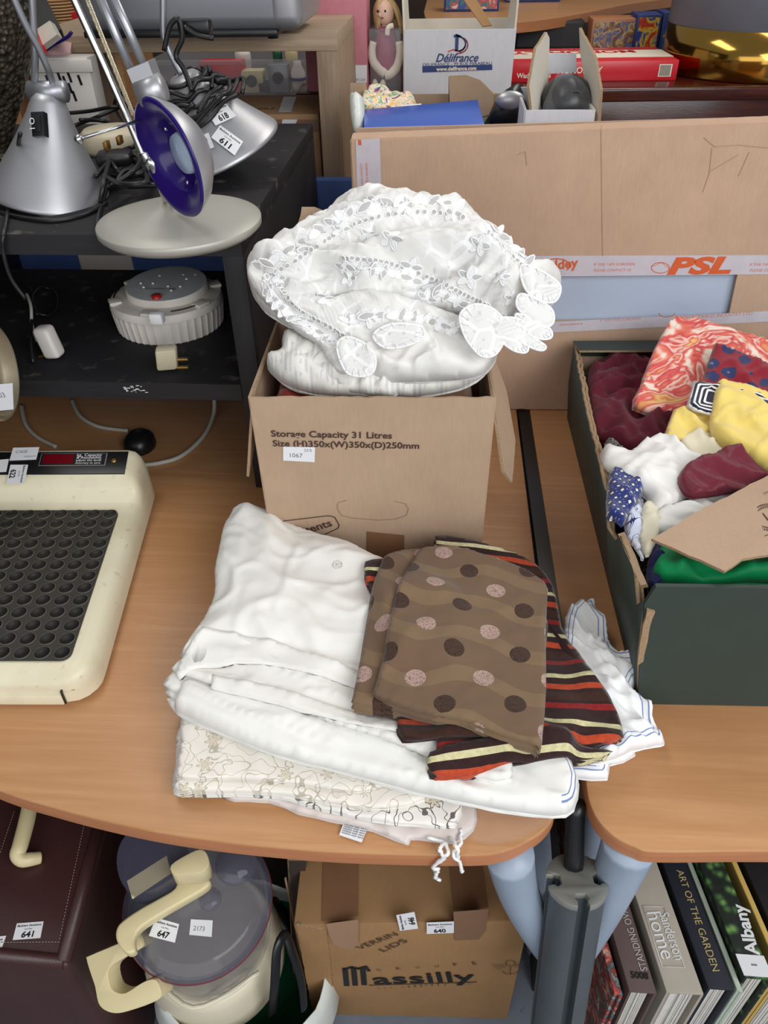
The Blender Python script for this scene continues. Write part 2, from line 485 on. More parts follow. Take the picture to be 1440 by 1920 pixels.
MT['reel_top'] = plain('reel_top', (196, 198, 200), .45, var=.12, vs=40)
MT['plug_cream'] = plain('plug_cream', (216, 204, 176), .45, var=.1)
MT['brass'] = plain('brass', (190, 150, 84), .3, .9)
MT['red_plastic'] = plain('red_plastic', (190, 40, 36), .35)
def scalebody():
    M = Mat('scale_body', .42); f = M.noise(7, detail=6); g = M.noise(90, detail=4)
    a = M.mix((f-.5).op('MULTIPLY', 5.).mx(0.).mn(1.)*.5, (226, 218, 190), (192, 176, 142))
    k = (g-.62).op('MULTIPLY', 8.).mx(0.).mn(1.)*(f.op('MULTIPLY', 1.1))
    M.col(M.mix(k*.6, a, (140, 122, 96))); M.bump(g, .08); return M.m
MT['scale_body'] = scalebody()
MT['rubber'] = plain('rubber', (54, 50, 44), .55, var=.25, vs=14)
MT['rubber_rim'] = plain('rubber_rim', (96, 91, 82), .5, var=.2, vs=20)
MT['rubber_dark'] = plain('rubber_dark', (22, 20, 19), .55)
MT['display_red'] = plain('display_red', (108, 8, 20), .2)
MT['green_card'] = plain('green_card', (48, 62, 56), .6, var=.1, vs=20, bs=200)
MT['blue_card'] = plain('blue_card', (74, 104, 190), .22, var=.06)
MT['tape_clear'] = plain('tape_clear', (214, 206, 214), .22, var=.1, vs=40, bs=60, bst=.5)
MT['tape_brown'] = plain('tape_brown', (140, 102, 74), .3, var=.08, bs=50, bst=.3)
MT['tape_pale'] = plain('tape_pale', (166, 128, 98), .35, var=.05)
MT['orange_ink'] = plain('orange_ink', (222, 98, 50), .5)
MT['pink_ink'] = plain('pink_ink', (222, 150, 140), .5)
MT['foam'] = plain('foam', (186, 198, 218), .35, var=.06, vs=8, bs=20, bst=.4, bd=.004)
MT['blue_board'] = plain('blue_board', (70, 104, 176), .6, var=.15, vs=8)
MT['blue_grey'] = plain('blue_grey', (92, 108, 136), .6, var=.2, vs=10)
MT['leg_paint'] = plain('leg_paint', (158, 172, 190), .38, var=.1, vs=9)
MT['post_grey'] = plain('post_grey', (92, 98, 102), .42, .25, var=.12, vs=20)
MT['post_cap'] = plain('post_cap', (168, 167, 158), .4, .45, var=.15, vs=20)
MT['leather'] = plain('leather', (72, 42, 40), .42, var=.2, vs=8, bs=350, bst=.25)
MT['stitch'] = plain('stitch', (170, 150, 138), .8)
MT['cream_plastic'] = plain('cream_plastic', (226, 210, 164), .4, var=.08, vs=9)
MT['cream_soft'] = plain('cream_soft', (226, 216, 190), .4, var=.05)
def clear(name, c, a, rough=.12):
    M = Mat(name, rough); M.col(c); M.b.inputs['Alpha'].default_value = a; return M.m
MT['clear_smoke'] = clear('clear_smoke', (92, 92, 112), .38, .08)
MT['clear_bowl'] = clear('clear_bowl', (168, 166, 168), .24, .08)
MT['clear_tub'] = clear('clear_tub', (214, 214, 220), .18)
MT['clear_film'] = clear('clear_film', (235, 238, 242), .05, .05)
MT['rim_red'] = plain('rim_red', (120, 62, 74), .25)
MT['carrier_white'] = plain('carrier_white', (222, 226, 220), .4, var=.06)
MT['carrier_green'] = plain('carrier_green', (22, 92, 62), .4, var=.1)
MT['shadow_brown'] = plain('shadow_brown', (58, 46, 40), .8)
MT['floor'] = plain('floor', (120, 128, 140), .7, var=.2, vs=10)
MT['wall'] = plain('wall', (92, 74, 64), .9, var=.3, vs=3)

# ------------------------------------------------------------------ the setting
T = .74
b = MB('floor'); b.bx(-3.5, 4, -1.5, 6.5, -.05, 0); b.build('floor', kind='structure')
b = MB('wall'); b.bx(-3.5, 4, 6.4, 6.5, 0, 3.2); b.build('wall_back', kind='structure')
b = MB('wall'); b.bx(-3.6, -3.5, -1.5, 6.5, 0, 3.2); b.build('wall_left', kind='structure')

def desk(name, out, label, z=T, th=.025, org=None):
    t = thing(name, label, 'table', org or (out[0].x, out[0].y, z-th))
    b = MB('desk', 'desk_edge'); b.prism([Vector((p.x, p.y, z-th)) for p in out], (0, 0, th), 'desk', m2='desk_edge')
    for f in b.bm.faces: f.smooth = True
    es = [e for e in b.bm.edges if all(v.co.z > z-.001 for v in e.verts)]
    bmesh.ops.bevel(b.bm, geom=es, offset=.0025, segments=2, affect='EDGES', profile=.5)
    b.build('table_top', t); return t
fr = [P(*p, z=T) for p in [(-330, 1335), (-150, 1418), (0, 1483), (100, 1514), (200, 1540), (300, 1561), (400, 1576), (520, 1589), (640, 1598), (800, 1603), (900, 1603), (945, 1596), (985, 1580), (1020, 1556), (1040, 1528), (1044, 1495)]]
fr = catmull(fr, 4)
out = fr + [Vector((.172, .60, T)), Vector((.177, 2.3, T)), Vector((-1.25, 2.3, T)), Vector((-1.25, .9, T))]
dl = desk('table', out, 'left wooden office table with a long curved front edge, sheets and scales on it')
fr = [P(*p, z=T) for p in [(1098, 1460), (1104, 1500), (1122, 1538), (1152, 1568), (1192, 1588), (1237, 1597), (1440, 1596), (1700, 1603)]]
fr = catmull(fr, 4)
out = fr + [Vector((.95, .50, T)), Vector((.95, 2.3, T)), Vector((.205, 2.3, T))]
dr = desk('table', out, 'right wooden office table with rounded front corner, green box on it')
# legs of the tables
def leg(par, pts, rs, name='leg', joint=None):
    b = MB('leg_paint'); b.tube(pts, rs, seg=14, sm=5); b.build(name, par)
    
k = .55
leg(dl, [P(955, 1600, z=.714), P(968, 1660, z=.62), P(990, 1712, z=.53), P(1020, 1760, z=.44), P(1050, 1800, z=.36)], [.030, .027, .026, .026, .026])
leg(dl, [P(1002, 1545, Y=.62), P(1012, 1700, Y=.66), P(1000, 1900, Y=.70)], [.022, .022, .022])
leg(dr, [P(1182, 1575, z=.712), P(1156, 1640, z=.62), P(1120, 1720, z=.50), P(1080, 1790, z=.38)], [.034, .030, .026, .024])
leg(dr, [P(1128, 1480, Y=.68), P(1118, 1560, Y=.70), P(1105, 1640, Y=.72), P(1080, 1900, Y=.74)], [.026, .024, .023, .022])
# cable channel between the tables
b = MB('black_plastic'); b.bx(.1785, .2035, .80, 1.48, .700, .738); b.build('cable_channel', label='black channel filling the gap between the two tables', cat='cable channel')

# ------------------------------------------------------------------ weighing scale
ang = R(9.0)
ex = Vector((math.cos(ang), math.sin(ang)*.72, 0)).normalized(); ex = Vector((1, .055, 0)).normalized()
ey = Vector((-.137, 1, 0)).normalized()
BR = P(185, 1322, z=T); BR = Vector((BR.x, BR.y, T))
W = .46; D = .498
def sc(u, v, z): p = BR - ex*(W-u) + ey*v; return Vector((p.x, p.y, T+z))
t = thing('weighing_scale', 'cream bench weighing scale with black rubber mat and red display', 'scale', sc(W/2, 0, 0))
b = MB('scale_body')
prof = [(0.0, .006), (0, .030), (.004, .052), (.016, .070), (.036, .078), (.075, .080), (.34, .080), (.372, .083), (.392, .098), (.402, .106), (.465, .118), (.474, .114), (.478, .10), (.478, .006)]
nseg = 18
def xs(v, z):     # rounded plan corners and sloping sides
    r = .045; c = 0
    if v < r: c = r-math.sqrt(max(0, r*r-(r-v)**2))
    if D-v < .02: c = max(c, .02-math.sqrt(max(0, .0004-(.02-(D-v))**2)))
    return c
rings = []
hmax = lambda v: np.interp(v, [p[0] for p in prof[4:12]], [p[1] for p in prof[4:12]])
vsamp = [0, .004, .012, .024, .036, .05, .09, .14, .2, .26, .32, .36, .38, .392, .400, .410, .420, .430, .45, .47, .482, .490, .495, .498]
grid = []
for v in vsamp:
    c = xs(v, 0); H = float(np.interp(v, [0, .004, .014, .030, .05, .385, .400, .420, .430, .482, .492, .498], [.036, .044, .051, .0545, .055, .055, .060, .088, .093, .106, .103, .094]))
    row = []
    for (du, hz) in [(0, .006), (0, .028), (.002, H*.66), (.007, H*.87), (.015, H*.97), (.026, H)]:
        row.append(b.bm.verts.new(sc(W-c-du, v, hz)))
    for (du, hz) in [(.026, H), (.015, H*.97), (.007, H*.87), (.002, H*.66), (0, .028), (0, .006)]:
        row.append(b.bm.verts.new(sc(c+du, v, hz)))
    grid.append(row)
for a, c in zip(grid, grid[1:]):
    for i in range(len(a)-1): b.face([a[i], a[i+1], c[i+1], c[i]])
b.face(grid[0]); b.face(grid[-1][::-1]); b.face([r[0] for r in grid]+[r[-1] for r in grid[::-1]])
bmesh.ops.recalc_face_normals(b.bm, faces=b.bm.faces[:])
bmesh.ops.bevel(b.bm, geom=[e for e in grid[0][0].link_edges], offset=.0, segments=1)
b.build('body', t)
b = MB('scale_body', 'black_plastic')
b.box(sc(.02, -.004, .004), ex*.395, ey*.03, (0, 0, .020), .003)
b.box(sc(.415, -.003, .006), ex*.002, ey*.03, (0, 0, .026), 0, 'rubber_dark')
b.build('front_strip', t)
# mat
MTRp = P(225, 957, z=T+.083); MBR = P(132, 1240, z=T+.083)
zm = .0553
b = MB('rubber', 'rubber_rim', 'rubber_dark')
ox = MTRp - BR; 
def mp(u, v, z=zm): p = sc(W-.034-u, .032+v, z); return p
mw, md = .40, .340
crn = []
for (cu, cv, a0) in ((.014, .014, 180), (mw-.014, .014, 270), (mw-.014, md-.014, 0), (.014, md-.014, 90)):
    for j in range(5):
        a = R(a0 + j*22.5)
        crn.append((cu+.014*math.cos(a), cv+.014*math.sin(a)))
b.prism([mp(u, v) for u, v in crn], (0, 0, .0022), 'rubber')
nr = 13; pv = .0262; pu = .0285
for i in range(nr):
    for j in range(15):
        u = .0135+j*pu; v = .0135+i*pv
        if u > mw-.011: continue
        c = mp(u, v, zm+.0022)
        b.lathe([(.0122, 0), (.0120, .0010), (.0110, .0010), (.0108, .0004), (0, .0004)], c, seg=18, ms=['rubber_rim', 'rubber_rim', 'rubber_dark', 'rubber_dark'])
b.build('rubber_mat', t)
# console strip
n = (sc(0, .430, .093)-sc(0, .482, .106)).cross(ex).normalized(); n = n if n.z > 0 else -n
pc = Pl(sc(W, .430, .0932)+n*.0022, n, ex)
def cq(u0, u1, v0, v1, h): 
    f = lambda u, v: sc(u, .428+v*.056, .0925+.014*v)+n*h
    return [f(u0, v0), f(u1, v0), f(u1, v1), f(u0, v1)]
b = MB('black_plastic', 'display_red', 'silver', 'sticker_white', 'brass')
b.prism(cq(.02, W-.028, .02, .94, -.001), n*.003, bev=.001)
b.prism(cq(.275, .395, .35, .86, .002), n*.0006, 'silver')
b.prism(cq(.2765, .3935, .37, .84, .0022), n*.0008, 'black_plastic')
b.prism(cq(.281, .336, .42, .80, .0022), n*.0012, 'display_red')
for i, tx in enumerate(('kg  Capacity', '& Readability', 'adjust the level', 'Accuracy to zero')):
    q = cq(.341, .386, .72-i*.105, .72-i*.105, .0034); b.text(tx, q[0], q[1], n, 'sticker_white', off=.0002)
b.lathe([(.005, 0), (.005, .0015), (.003, .002), (0, .001)], sum(cq(.405, .413, .5, .6, .002), Vector())/4, n, 'brass', seg=14)
b.build('display_panel', t)
note(t, pc, [(25, 840), (74, 839), (68, 862), (18, 864)], [('CASE', .15, .6, .45), ('WEIGHTS', .5, .95, .8)])
note(t, pc, [(-14, 864), (17, 861), (12, 885), (-20, 887)])
pl622 = Pl(pc.o+n*.001, n, ex)
sticker(t, pl622, [(53, 872), (46, 908), (12, 908), (20, 872)], '622')
# ------------------------------------------------------------------ black shelf
SY = 1.17; SB = 1.95; ZT = 1.220
XR = P(455, 472, Y=SY).x
t = thing('shelf_unit', 'low black woodgrain shelf unit holding desk lamps and a cable reel', 'shelf', (-.72, SY, T))
b = MB('worn_black', 'black_wood'); b.bx(-1.15, XR, SY, SB, ZT-.032, ZT, .001, 'worn_black')
b.bx(-1.1495, XR-.0005, SY-.0015, SY, ZT-.032, ZT-.0005, 0, 'black_wood'); b.build('top_board', t)
zl = .963
b = MB('worn_black', 'black_wood'); b.bx(-1.15, XR-.034, SY, 1.70, zl-.032, zl, .001)
b.bx(-1.1495, XR-.0345, SY-.0015, SY, zl-.032, zl-.0005, 0, 'black_wood')
for i in range(26):
    x = P(250, 730, Y=SY).x+random.uniform(-.018, .022); z = zl-.012+random.uniform(-.008, .006)
    b.bx(x, x+random.uniform(.001, .006), SY-.0022, SY-.001, z, z+random.uniform(.0005, .002), 0, 'sticker_white')
b.build('lower_shelf', t)
b = MB('black_wood_v'); b.bx(XR-.034, XR, SY, SB, T, ZT-.032, .001); b.build('side_panel', t)
b = MB('black_wood_v'); b.bx(-1.15, -1.116, SY, SB, T, ZT-.032, .001); b.build('side_panel', t)
b = MB('blue_board'); b.bx(-1.3, -.10, 1.985, 2.02, T, 1.085, .004); b.build('board', label='blue padded board standing on edge behind the black shelf unit', cat='board')

# ------------------------------------------------------------------ cable reel
c = P(322, 606, z=zl); c.z = zl
t = thing('cable_reel', 'white round extension cable reel on the lower black shelf', 'cable reel', c)
rr = .107
b = MB('reel_white')
wv = lambda i, a: (1+.012*(1 if math.sin(a*44) > .2 else -1)) if i in (1, 2, 3) and not (1.2 < (a % (2*math.pi)) < 1.5) else 1
b.lathe([(.0, .0), (rr*.93, 0), (rr*.96, .004), (rr, .040), (rr*1.01, .046)], c, seg=176, wav=wv)
b.lathe([(rr*1.015, .046), (rr*1.02, .052), (rr*.99, .060), (rr*.8, .064), (0, .064)], c, seg=64)
for k in range(6):
    a = k*math.pi/3+.5; d = Vector((math.cos(a), math.sin(a), 0)); s_ = Vector((-d.y, d.x, 0))
    b.box(c+d*rr*.80-s_*.014+Vector((0, 0, .060)), s_*.028, d*rr*.215, (0, 0, .007), .002)
b.build('drum', t)
b = MB('reel_white', 'rubber_dark')
for k in range(3):
    a0 = k*2.1+.9
    for j in range(8):
        a = a0+j*.09; a2 = a+.09
        q = [c+Vector((math.cos(x)*r_, math.sin(x)*r_, .0645)) for x, r_ in ((a, rr*.90), (a2, rr*.90), (a2, rr*.93), (a, rr*.93))]
        b.prism(q, (0, 0, .001), 'rubber_dark')
b.build('slot', t)
tl = Vector((.0, -.06, 1)).normalized()
b = MB('reel_white', 'reel_top', 'sticker_white', 'red_plastic', 'rubber_dark')
ct = c+Vector((.004, .004, .060))
b.lathe([(.078, 0), (.079, .018), (.077, .022)], ct, tl, seg=56); b.lathe([(.077, .022), (.074, .0225), (0, .0225)], ct, tl, 'reel_top', seg=56)
for k in range(4):
    a = k*math.pi/2+.55
    for dx, dy in ((-.012, .014), (.012, .014), (0, -.006)):
        p = ct+Vector((math.cos(a)*.042, math.sin(a)*.042, 0))+Vector((dx, dy, .0225))
        b.bx(p.x-.0022, p.x+.0022, p.y-.0018, p.y+.0018, p.z, p.z+.003, .0006, 'sticker_white')
b.lathe([(.009, 0), (.009, .006), (0, .007)], ct+Vector((.0, -.065, .018)), tl, 'red_plastic', seg=16)
b.text('EXTENSION LEAD', ct+Vector((-.03, -.038, .0215)), ct+Vector((.03, -.038, .0215)), tl, 'rubber_dark', off=.003)
b.build('socket_plate', t)
b = MB('sticker_white'); p = P(297, 604, z=zl+.066); b.box(p+Vector((-.012, -.01, -.002)), (.024, 0, 0), (0, .02, 0), (0, -.003, .022), .004); b.build('latch', t)
b = MB('plug_cream', 'brass'); p = P(316, 668, z=zl+.03)
b.box(p+Vector((-.022, -.014, -.024)), (.036, .008, 0), (-.003, .02, .004), (.008, -.010, .044), .005)
plg = b.build('plug', t)
for dx, dz in ((.012, -.006), (.010, -.022)):
    b = MB('brass'); b.box(p+Vector((dx, -.007, dz)), (.022, .006, -.002), (0, .006, 0), (0, 0, .004), .0005); b.build('pin', plg)
# ------------------------------------------------------------------ white adapter with black lead
c = P(97, 655, z=zl+.02)
t = thing('plug_adapter', 'white plug-in adapter lying on lower shelf beside the steel lamp', 'plug', (c.x, c.y, zl))
b = MB('white_plastic'); b.box(c+Vector((-.016, -.01, -.018)), (.032, -.004, .004), (.004, .03, 0), (-.016, .012, .054), .008, seg=3); b.build('body', t)
b = MB('brass'); b.box(c+Vector((-.03, .0, -.018)), (.02, 0, .004), (0, .006, 0), (0, 0, .004)); b.build('pin', t)
b = MB('cable'); b.tube([P(70, 590, z=zl+.05), P(60, 560, z=zl+.04), P(75, 540, z=zl+.02), P(100, 545, z=zl+.01), P(108, 570, z=zl+.01), P(95, 590, z=zl+.01), P(70, 585, z=zl+.02), P(62, 555, z=zl+.03), P(40, 530, z=zl+.02), P(-20, 520, z=zl+.01)], .003, sm=5)
b.tube([P(60, 600, z=zl+.05), P(58, 640, z=zl+.03), P(62, 680, z=zl+.004)], .003, sm=4); b.build('cable', t)
b = MB('cable_grey'); b.tube([P(50, 550, z=zl+.06), P(58, 575, z=zl+.06), P(60, 610, z=zl+.04), P(70, 640, z=zl+.02)], .003, sm=4); b.build('cable_tie', t)
# steel lamp drum in front at the left edge
c = P(-55, 700, Y=1.08)
t = thing('steel_drum_lamp', 'brushed steel cylinder lying at the left edge beside the black shelf', 'lamp', (c.x, c.y-.03, .86))
b = MB('steel'); ax = Vector((.97, .12, .02)).normalized(); b.lathe([(0, -.16), (.075, -.16), (.08, -.157), (.08, 0), (.079, .002), (.072, .003), (.071, -.02), (0, -.02)], c+ax*.042, ax, seg=64); b.build('shade', t)
pl = Pl(c+Vector((.0, -.0835, 0)), (-.12, -.99, .0))
note(t, pl, [(-20, 722), (24, 718), (26, 767), (-16, 771)], [('203', .3, .7, .5)])
b = MB('steel'); b.lathe([(.05, 0), (.05, .006), (.012, .012), (.012, .05), (0, .05)], (-1.05, c.y+.03, T)); b.tube([(-1.05, c.y+.03, T+.04), (-1.05, c.y+.03, c.z), (c.x-.13, c.y, c.z)], .01); b.build('stand', t)

# ------------------------------------------------------------------ leads on the table under the shelf
b = MB('cable_grey'); b.tube([P(135, 750, z=T+.004), P(150, 780, z=T+.004), P(185, 800, z=T+.004), P(240, 808, z=T+.004)], .0042, sm=6)
b.tube([P(402, 748, z=T+.03), P(400, 780, z=T+.01), P(380, 820, z=T+.004), P(340, 855, z=T+.004), P(300, 868, z=T+.004), P(270, 872, z=T+.004)], .0045, sm=6)
o = b.build('power_lead', label='grey power lead looping over the table behind the scale', cat='cable')
b = MB('cable_grey'); b.tube([P(40, 760, z=T+.004), P(48, 795, z=T+.004), P(70, 820, z=T+.004), P(105, 838, z=T+.004)], .0042, sm=6)
b.build('power_lead', label='short grey lead under the shelf beside the steel cylinder', cat='cable')
c = P(264, 838, z=T)
t = thing('power_plug', 'round black plug lying on the table behind the scale display', 'plug', c)
b = MB('black_plastic'); b.lathe([(0, 0), (.036, 0), (.038, .006), (.035, .022), (.022, .033), (0, .035)], c, sx=.85); b.build('body', t)
b = MB('cable_grey'); b.ball(c+Vector((0, -.004, .03)), .004, sc=(1.4, 1, .5)); b.build('fuse_cap', t)

# ------------------------------------------------------------------ desk lamps on the shelf
def conebase(name, label, cx, cy, bpx, r, apex, ztop=ZT, lean=.01, lift=0):
    t = thing(name, label, 'lamp', (0, 0, 0))
    for _ in range(6):
        c = P(*bpx, z=ztop+lift); a = P(*apex, Y=c.y+lean); ax = (a-c); H = ax.length; ax.normalize(); lift = r*math.sqrt(max(0, 1-ax.z**2))*.98 if H and abs(lift) > 0 else 0
    t.location = c; t['_w'] = tuple(c)
    b = MB('silver')
    b.lathe([(0, 0), (r, 0), (r*1.01, .003), (r*.99, .008), (r*.93, H*.12), (r*.74, H*.32), (r*.54, H*.54), (r*.35, H*.78), (r*.26, H*.93), (r*.2, H*.985), (0, H)], c, ax if abs(ax.x) < .25 else ax, seg=56)
    b.build('base', t); return t, c, a, ax
t, c, a, ax = conebase('desk_lamp', 'silver desk lamp with a tall cone base and black switch, leftmost on the shelf', 0, 0, (98, 372), .102, (90, 172))
b = MB('silver_dark'); b.tube([a+Vector((-.030, 0, .0)), a+Vector((.030, 0, .0))], .016, seg=20); b.tube([a+Vector((-.004, 0, -.03)), a+Vector((-.004, 0, .0))], [.02, .014]); b.build('hinge', t)
b = MB('silver_dark'); b.tube([a+Vector((-.02, 0, .01)), P(66, 95, Y=c.y), P(62, 40, Y=c.y), P(58, -60, Y=c.y)], .006, sm=4)
b.tube([a+Vector((.012, 0, .01)), P(90, 130, Y=c.y-.01), P(72, 90, Y=c.y-.02), P(45, 40, Y=c.y-.03), P(10, -40, Y=c.y-.04)], .0055, sm=5); b.build('arm', t)
b = MB('black_plastic', 'sticker_white'); p = P(74, 234, Y=c.y-.063); nn = Vector((-.15, -.9, .45)).normalized(); pl = Pl(p, nn); 
q = [pl.pt(x, y) for x, y in ((-.011, -.018), (.011, -.018), (.011, .018), (-.011, .018))]
b.prism([v-nn*.008 for v in q], nn*.014, bev=.002); q2 = [pl.pt(x, y, .004) for x, y in ((-.007, -.012), (.007, -.012), (.007, .012), (-.007, .012))]; b.prism(q2, nn*.004, bev=.001)
b.text('I O', pl.pt(-.002, -.008, .0085), pl.pt(-.002, .008, .0085), nn, 'sticker_white'); b.build('switch', t)
b = MB('cable'); b.tube([P(38, 250, Y=c.y-.09), P(30, 300, z=ZT+.06), P(20, 370, z=ZT+.01), P(8, 430, z=ZT+.005), P(6, 470, Y=SY-.01), P(20, 520, Y=SY-.01), P(48, 560, Y=SY-.008)], .0035, sm=5)
b.tube([P(-10, 395, z=ZT+.004), P(40, 408, z=ZT+.004), P(100, 414, z=ZT+.004), P(160, 402, z=ZT+.004), P(200, 380, z=ZT+.004)], .0035, sm=5)
b.build('cable', t)
t, c, a, ax = conebase('desk_lamp', 'silver cone lamp wrapped in black cable with lot stickers 618 and 611', 0, 0, (412, 284), .118, (340, 138), lean=-.02, lift=.028)
c2 = c
b = MB('silver_dark'); b.tube([a, P(322, 105, Y=a.y), P(308, 70, Y=a.y), P(306, 0, Y=a.y), P(306, -60, Y=a.y)], .006, sm=5); b.build('arm', t)
cv = (a-c).normalized()
b = MB('cable'); random.seed(3)
for k in range(7):
    h = .93-.052*k; base = c.lerp(a, h-.02); r_ = .128*(.30+.055*k)*1.05; pts = []
    e1 = cv.orthogonal().normalized(); e2 = cv.cross(e1); ph = random.uniform(0, 6)
    for j in range(15):
        A = 2*math.pi*j/14; rj = r_*(1+random.uniform(-.08, .14)); pts.append(base+(e1*math.cos(A+ph)+e2*math.sin(A+ph))*rj+cv*random.uniform(-.010, .010))
    b.tube(pts, .0042, sm=3)
b.tube([P(330, 230, Y=c.y-.10), P(380, 215, Y=c.y-.11), P(412, 178, Y=c.y-.11)], .0045, sm=4)
b.tube([P(355, 247, Y=c.y-.11), P(385, 210, Y=c.y-.11), P(395, 190, Y=c.y-.1)], .0045, sm=4)
b.tube([P(308, 95, Y=a.y-.02), P(318, 50, Y=a.y-.02), P(335, 36, Y=a.y-.02), P(342, 70, Y=a.y-.02), P(330, 105, Y=a.y-.02), P(345, 130, Y=a.y-.03), P(360, 170, Y=a.y-.05)], .0045, sm=5)
b.tube([P(345, 50, Y=a.y-.02), P(370, 66, Y=a.y-.02), P(400, 72, Y=a.y-.02)], .004, sm=4)
b.build('cable', t)
b = MB('black_plastic'); p = P(364, 52, Y=a.y-.01); b.box(p+Vector((-.03, 0, -.012)), (.056, 0, 0), (0, .03, 0), (0, 0, .024), .006); b.build('plug', t)
def hitpl(t, px, py, off=.003):   # plane lying on the lamp base where the label sticks
    def one(x, y):
        for ch in t.children:
            if ch.name.startswith('base'): return TREES[ch.name].ray_cast(CAM, ray(x, y).normalized())[0]
    p0, p1, p2, p3 = one(px-12, py), one(px+12, py), one(px, py-12), one(px, py+12); c_ = one(px, py)
    n_ = (p1-p0).cross(p2-p3).normalized(); n_ = n_ if n_.dot(ray(px, py)) < 0 else -n_
    return Pl(c_+n_*off, n_)
pl = hitpl(t, 412, 215); sticker(t, pl, [(385, 207), (422, 193), (443, 218), (404, 236)], '618')
pl = hitpl(t, 427, 265); sticker(t, pl, [(413, 235), (456, 266), (440, 292), (396, 258)], '611')
pl = hitpl(t, 382, 272); note(t, pl, [(360, 262), (391, 249), (402, 276), (371, 290)], [('24/8', .3, .8, .5)])

# disc based swing arm lamp
c = P(335, 405, z=ZT+.022); c.z = ZT+.006; r_ = .126
t = thing('swing_arm_lamp', 'silver swing arm lamp with a flat disc base and violet ring head', 'lamp', c)
b = MB('grey_disc'); axd = Vector((.02, -.02, 1)).normalized()
b.lathe([(0, -.006), (r_*.93, -.006), (r_, .002), (r_, .010), (r_*.990, .0115), (r_*.8, .018), (r_*.5, .026), (r_*.25, .034), (.012, .040), (0, .040)], c, axd, seg=72); b.build('base', t)
HD = c.y-.02
b = MB('chrome'); b.tube([P(285, 315, Y=HD), P(268, 290, Y=HD), P(240, 222, Y=HD), P(190, 110, Y=HD), P(135, -10, Y=HD), P(120, -45, Y=HD)], .0055)
b.tube([c+Vector((-.01, 0, .03)), P(290, 312, Y=HD), P(278, 300, Y=HD), P(270, 285, Y=HD)], .009, sm=4); b.build('lower_arm', t)
b = MB('silver_dark')
b.tube([P(250, 140, Y=HD), P(215, 60, Y=HD), P(172, -40, Y=HD)], .0065); b.tube([P(268, 120, Y=HD), P(240, 55, Y=HD), P(195, -40, Y=HD)], .0065)
b.build('upper_arm', t)
b = MB('steel'); q = [P(160+ (250-160)*i/60., -10+(215+10)*i/60., Y=HD-.004) for i in range(61)]
hel = []
for i in range(0, 360):
    f_ = i/359*60; k = min(int(f_), 59); p = q[k].lerp(q[k+1], f_-k); hel.append(p+Vector((math.cos(i*1.2), 0, math.sin(i*1.2)))*.0028)
b.tube(hel, .0008, seg=4); b.build('spring', t)
b = MB('silver'); A0, A1 = P(244, 128, Y=HD-.02), P(284, 112, Y=HD-.02); B0, B1 = P(262, 170, Y=HD-.02), P(300, 155, Y=HD-.02)
b.slab([A0, A1, B1, B0], .03); b.tube([P(262, 178, Y=HD-.03), P(306, 162, Y=HD-.03)], .017, seg=20); b.tube([P(284, 172, Y=HD-.03), P(296, 200, Y=HD-.03)], [.014, .011], seg=16)
for e in (): pass
b.build('joint', t)
hc = P(318, 298, Y=HD-.05)
up_ = (P(358, 390, Y=HD-.055)-P(280, 200, Y=HD-.045)).normalized()
view = (CAM-hc).normalized(); side = up_.cross(view).normalized()
an = (view*.42 + side*(1 if (side.dot(rgt) < 0) else -1)*.91).normalized(); an = (an-up_*an.dot(up_)).normalized()
b = MB('silver', 'violet', 'violet_dark', 'lens', 'chrome')
Rr = .079
b.lathe([(0, -.050), (.018, -.049), (.045, -.042), (.066, -.024), (Rr, -.003), (Rr*1.01, .001)], hc, an, 'silver', seg=64, ref=up_)
b.build('head', t)
b = MB('violet', 'violet_dark', 'lens', 'chrome')
b.lathe([(Rr*1.005, .001), (Rr*.99, .004), (Rr*.93, .004), (.050, -.006), (.046, -.012), (.040, -.024)], hc, an, 'violet', seg=64, ms=['violet', 'violet', 'violet', 'violet_dark', 'violet_dark'], ref=up_)
b.lathe([(.040, -.024), (.028, -.028)], hc, an, 'violet_dark', seg=48, ref=up_); b.lathe([(.028, -.024), (.026, -.018), (0, -.017)], hc-side*0, an, 'lens', seg=40, ref=up_)
for s_ in (-1, 1): b.ball(hc+up_*s_*.036-an*.012, .003, 'chrome', seg=8)
b.build('ring_reflector', t)
b = MB('chrome'); b.tube([P(265, 225, Y=HD-.05), P(150, 260, Y=HD-.10)], .0022); b.ball(P(148, 261, Y=HD-.10), .006, seg=12); b.build('handle_rod', t)
b = MB('cable'); b.tube([P(215, 300, z=ZT+.03), P(195, 370, z=ZT+.005), P(185, 410, z=ZT+.004), P(188, 440, Y=SY-.006), P(230, 455, Y=SY-.006), P(250, 460, Y=SY-.006)], .0035, sm=5)
b.build('cable', t)
# tangle of flexes and round white adapter behind
random.seed(11)
b = MB('cable')
def pc_(x, y, h): return P(x, y, z=ZT+h)
paths = [[(130, 212), (170, 208), (215, 200), (250, 205), (275, 230)], [(140, 235), (175, 222), (215, 205), (240, 190), (225, 175), (215, 200), (235, 240), (260, 280)],
 [(180, 330), (210, 300), (240, 285), (262, 300), (250, 320), (222, 340), (200, 350)], [(190, 345), (220, 310), (255, 290), (280, 315), (240, 330), (200, 320), (215, 290), (250, 275)],
 [(215, 350), (235, 320), (270, 330), (300, 345), (240, 350)], [(185, 300), (225, 290), (260, 310), (275, 340), (230, 345), (195, 330)], [(150, 225), (200, 228), (245, 255), (262, 285)],
 [(200, 285), (212, 310), (235, 330), (262, 325), (285, 305)], [(205, 300), (195, 340), (188, 380)]]
for pth in paths: b.tube([pc_(x, y, .012+random.uniform(0, .035)) for x, y in pth], .0042, sm=5)
b.build('cable_tangle', label='tangle of black lamp flexes heaped between the lamp bases', cat='cables')
c = P(212, 262, z=ZT+.02); c.z = ZT
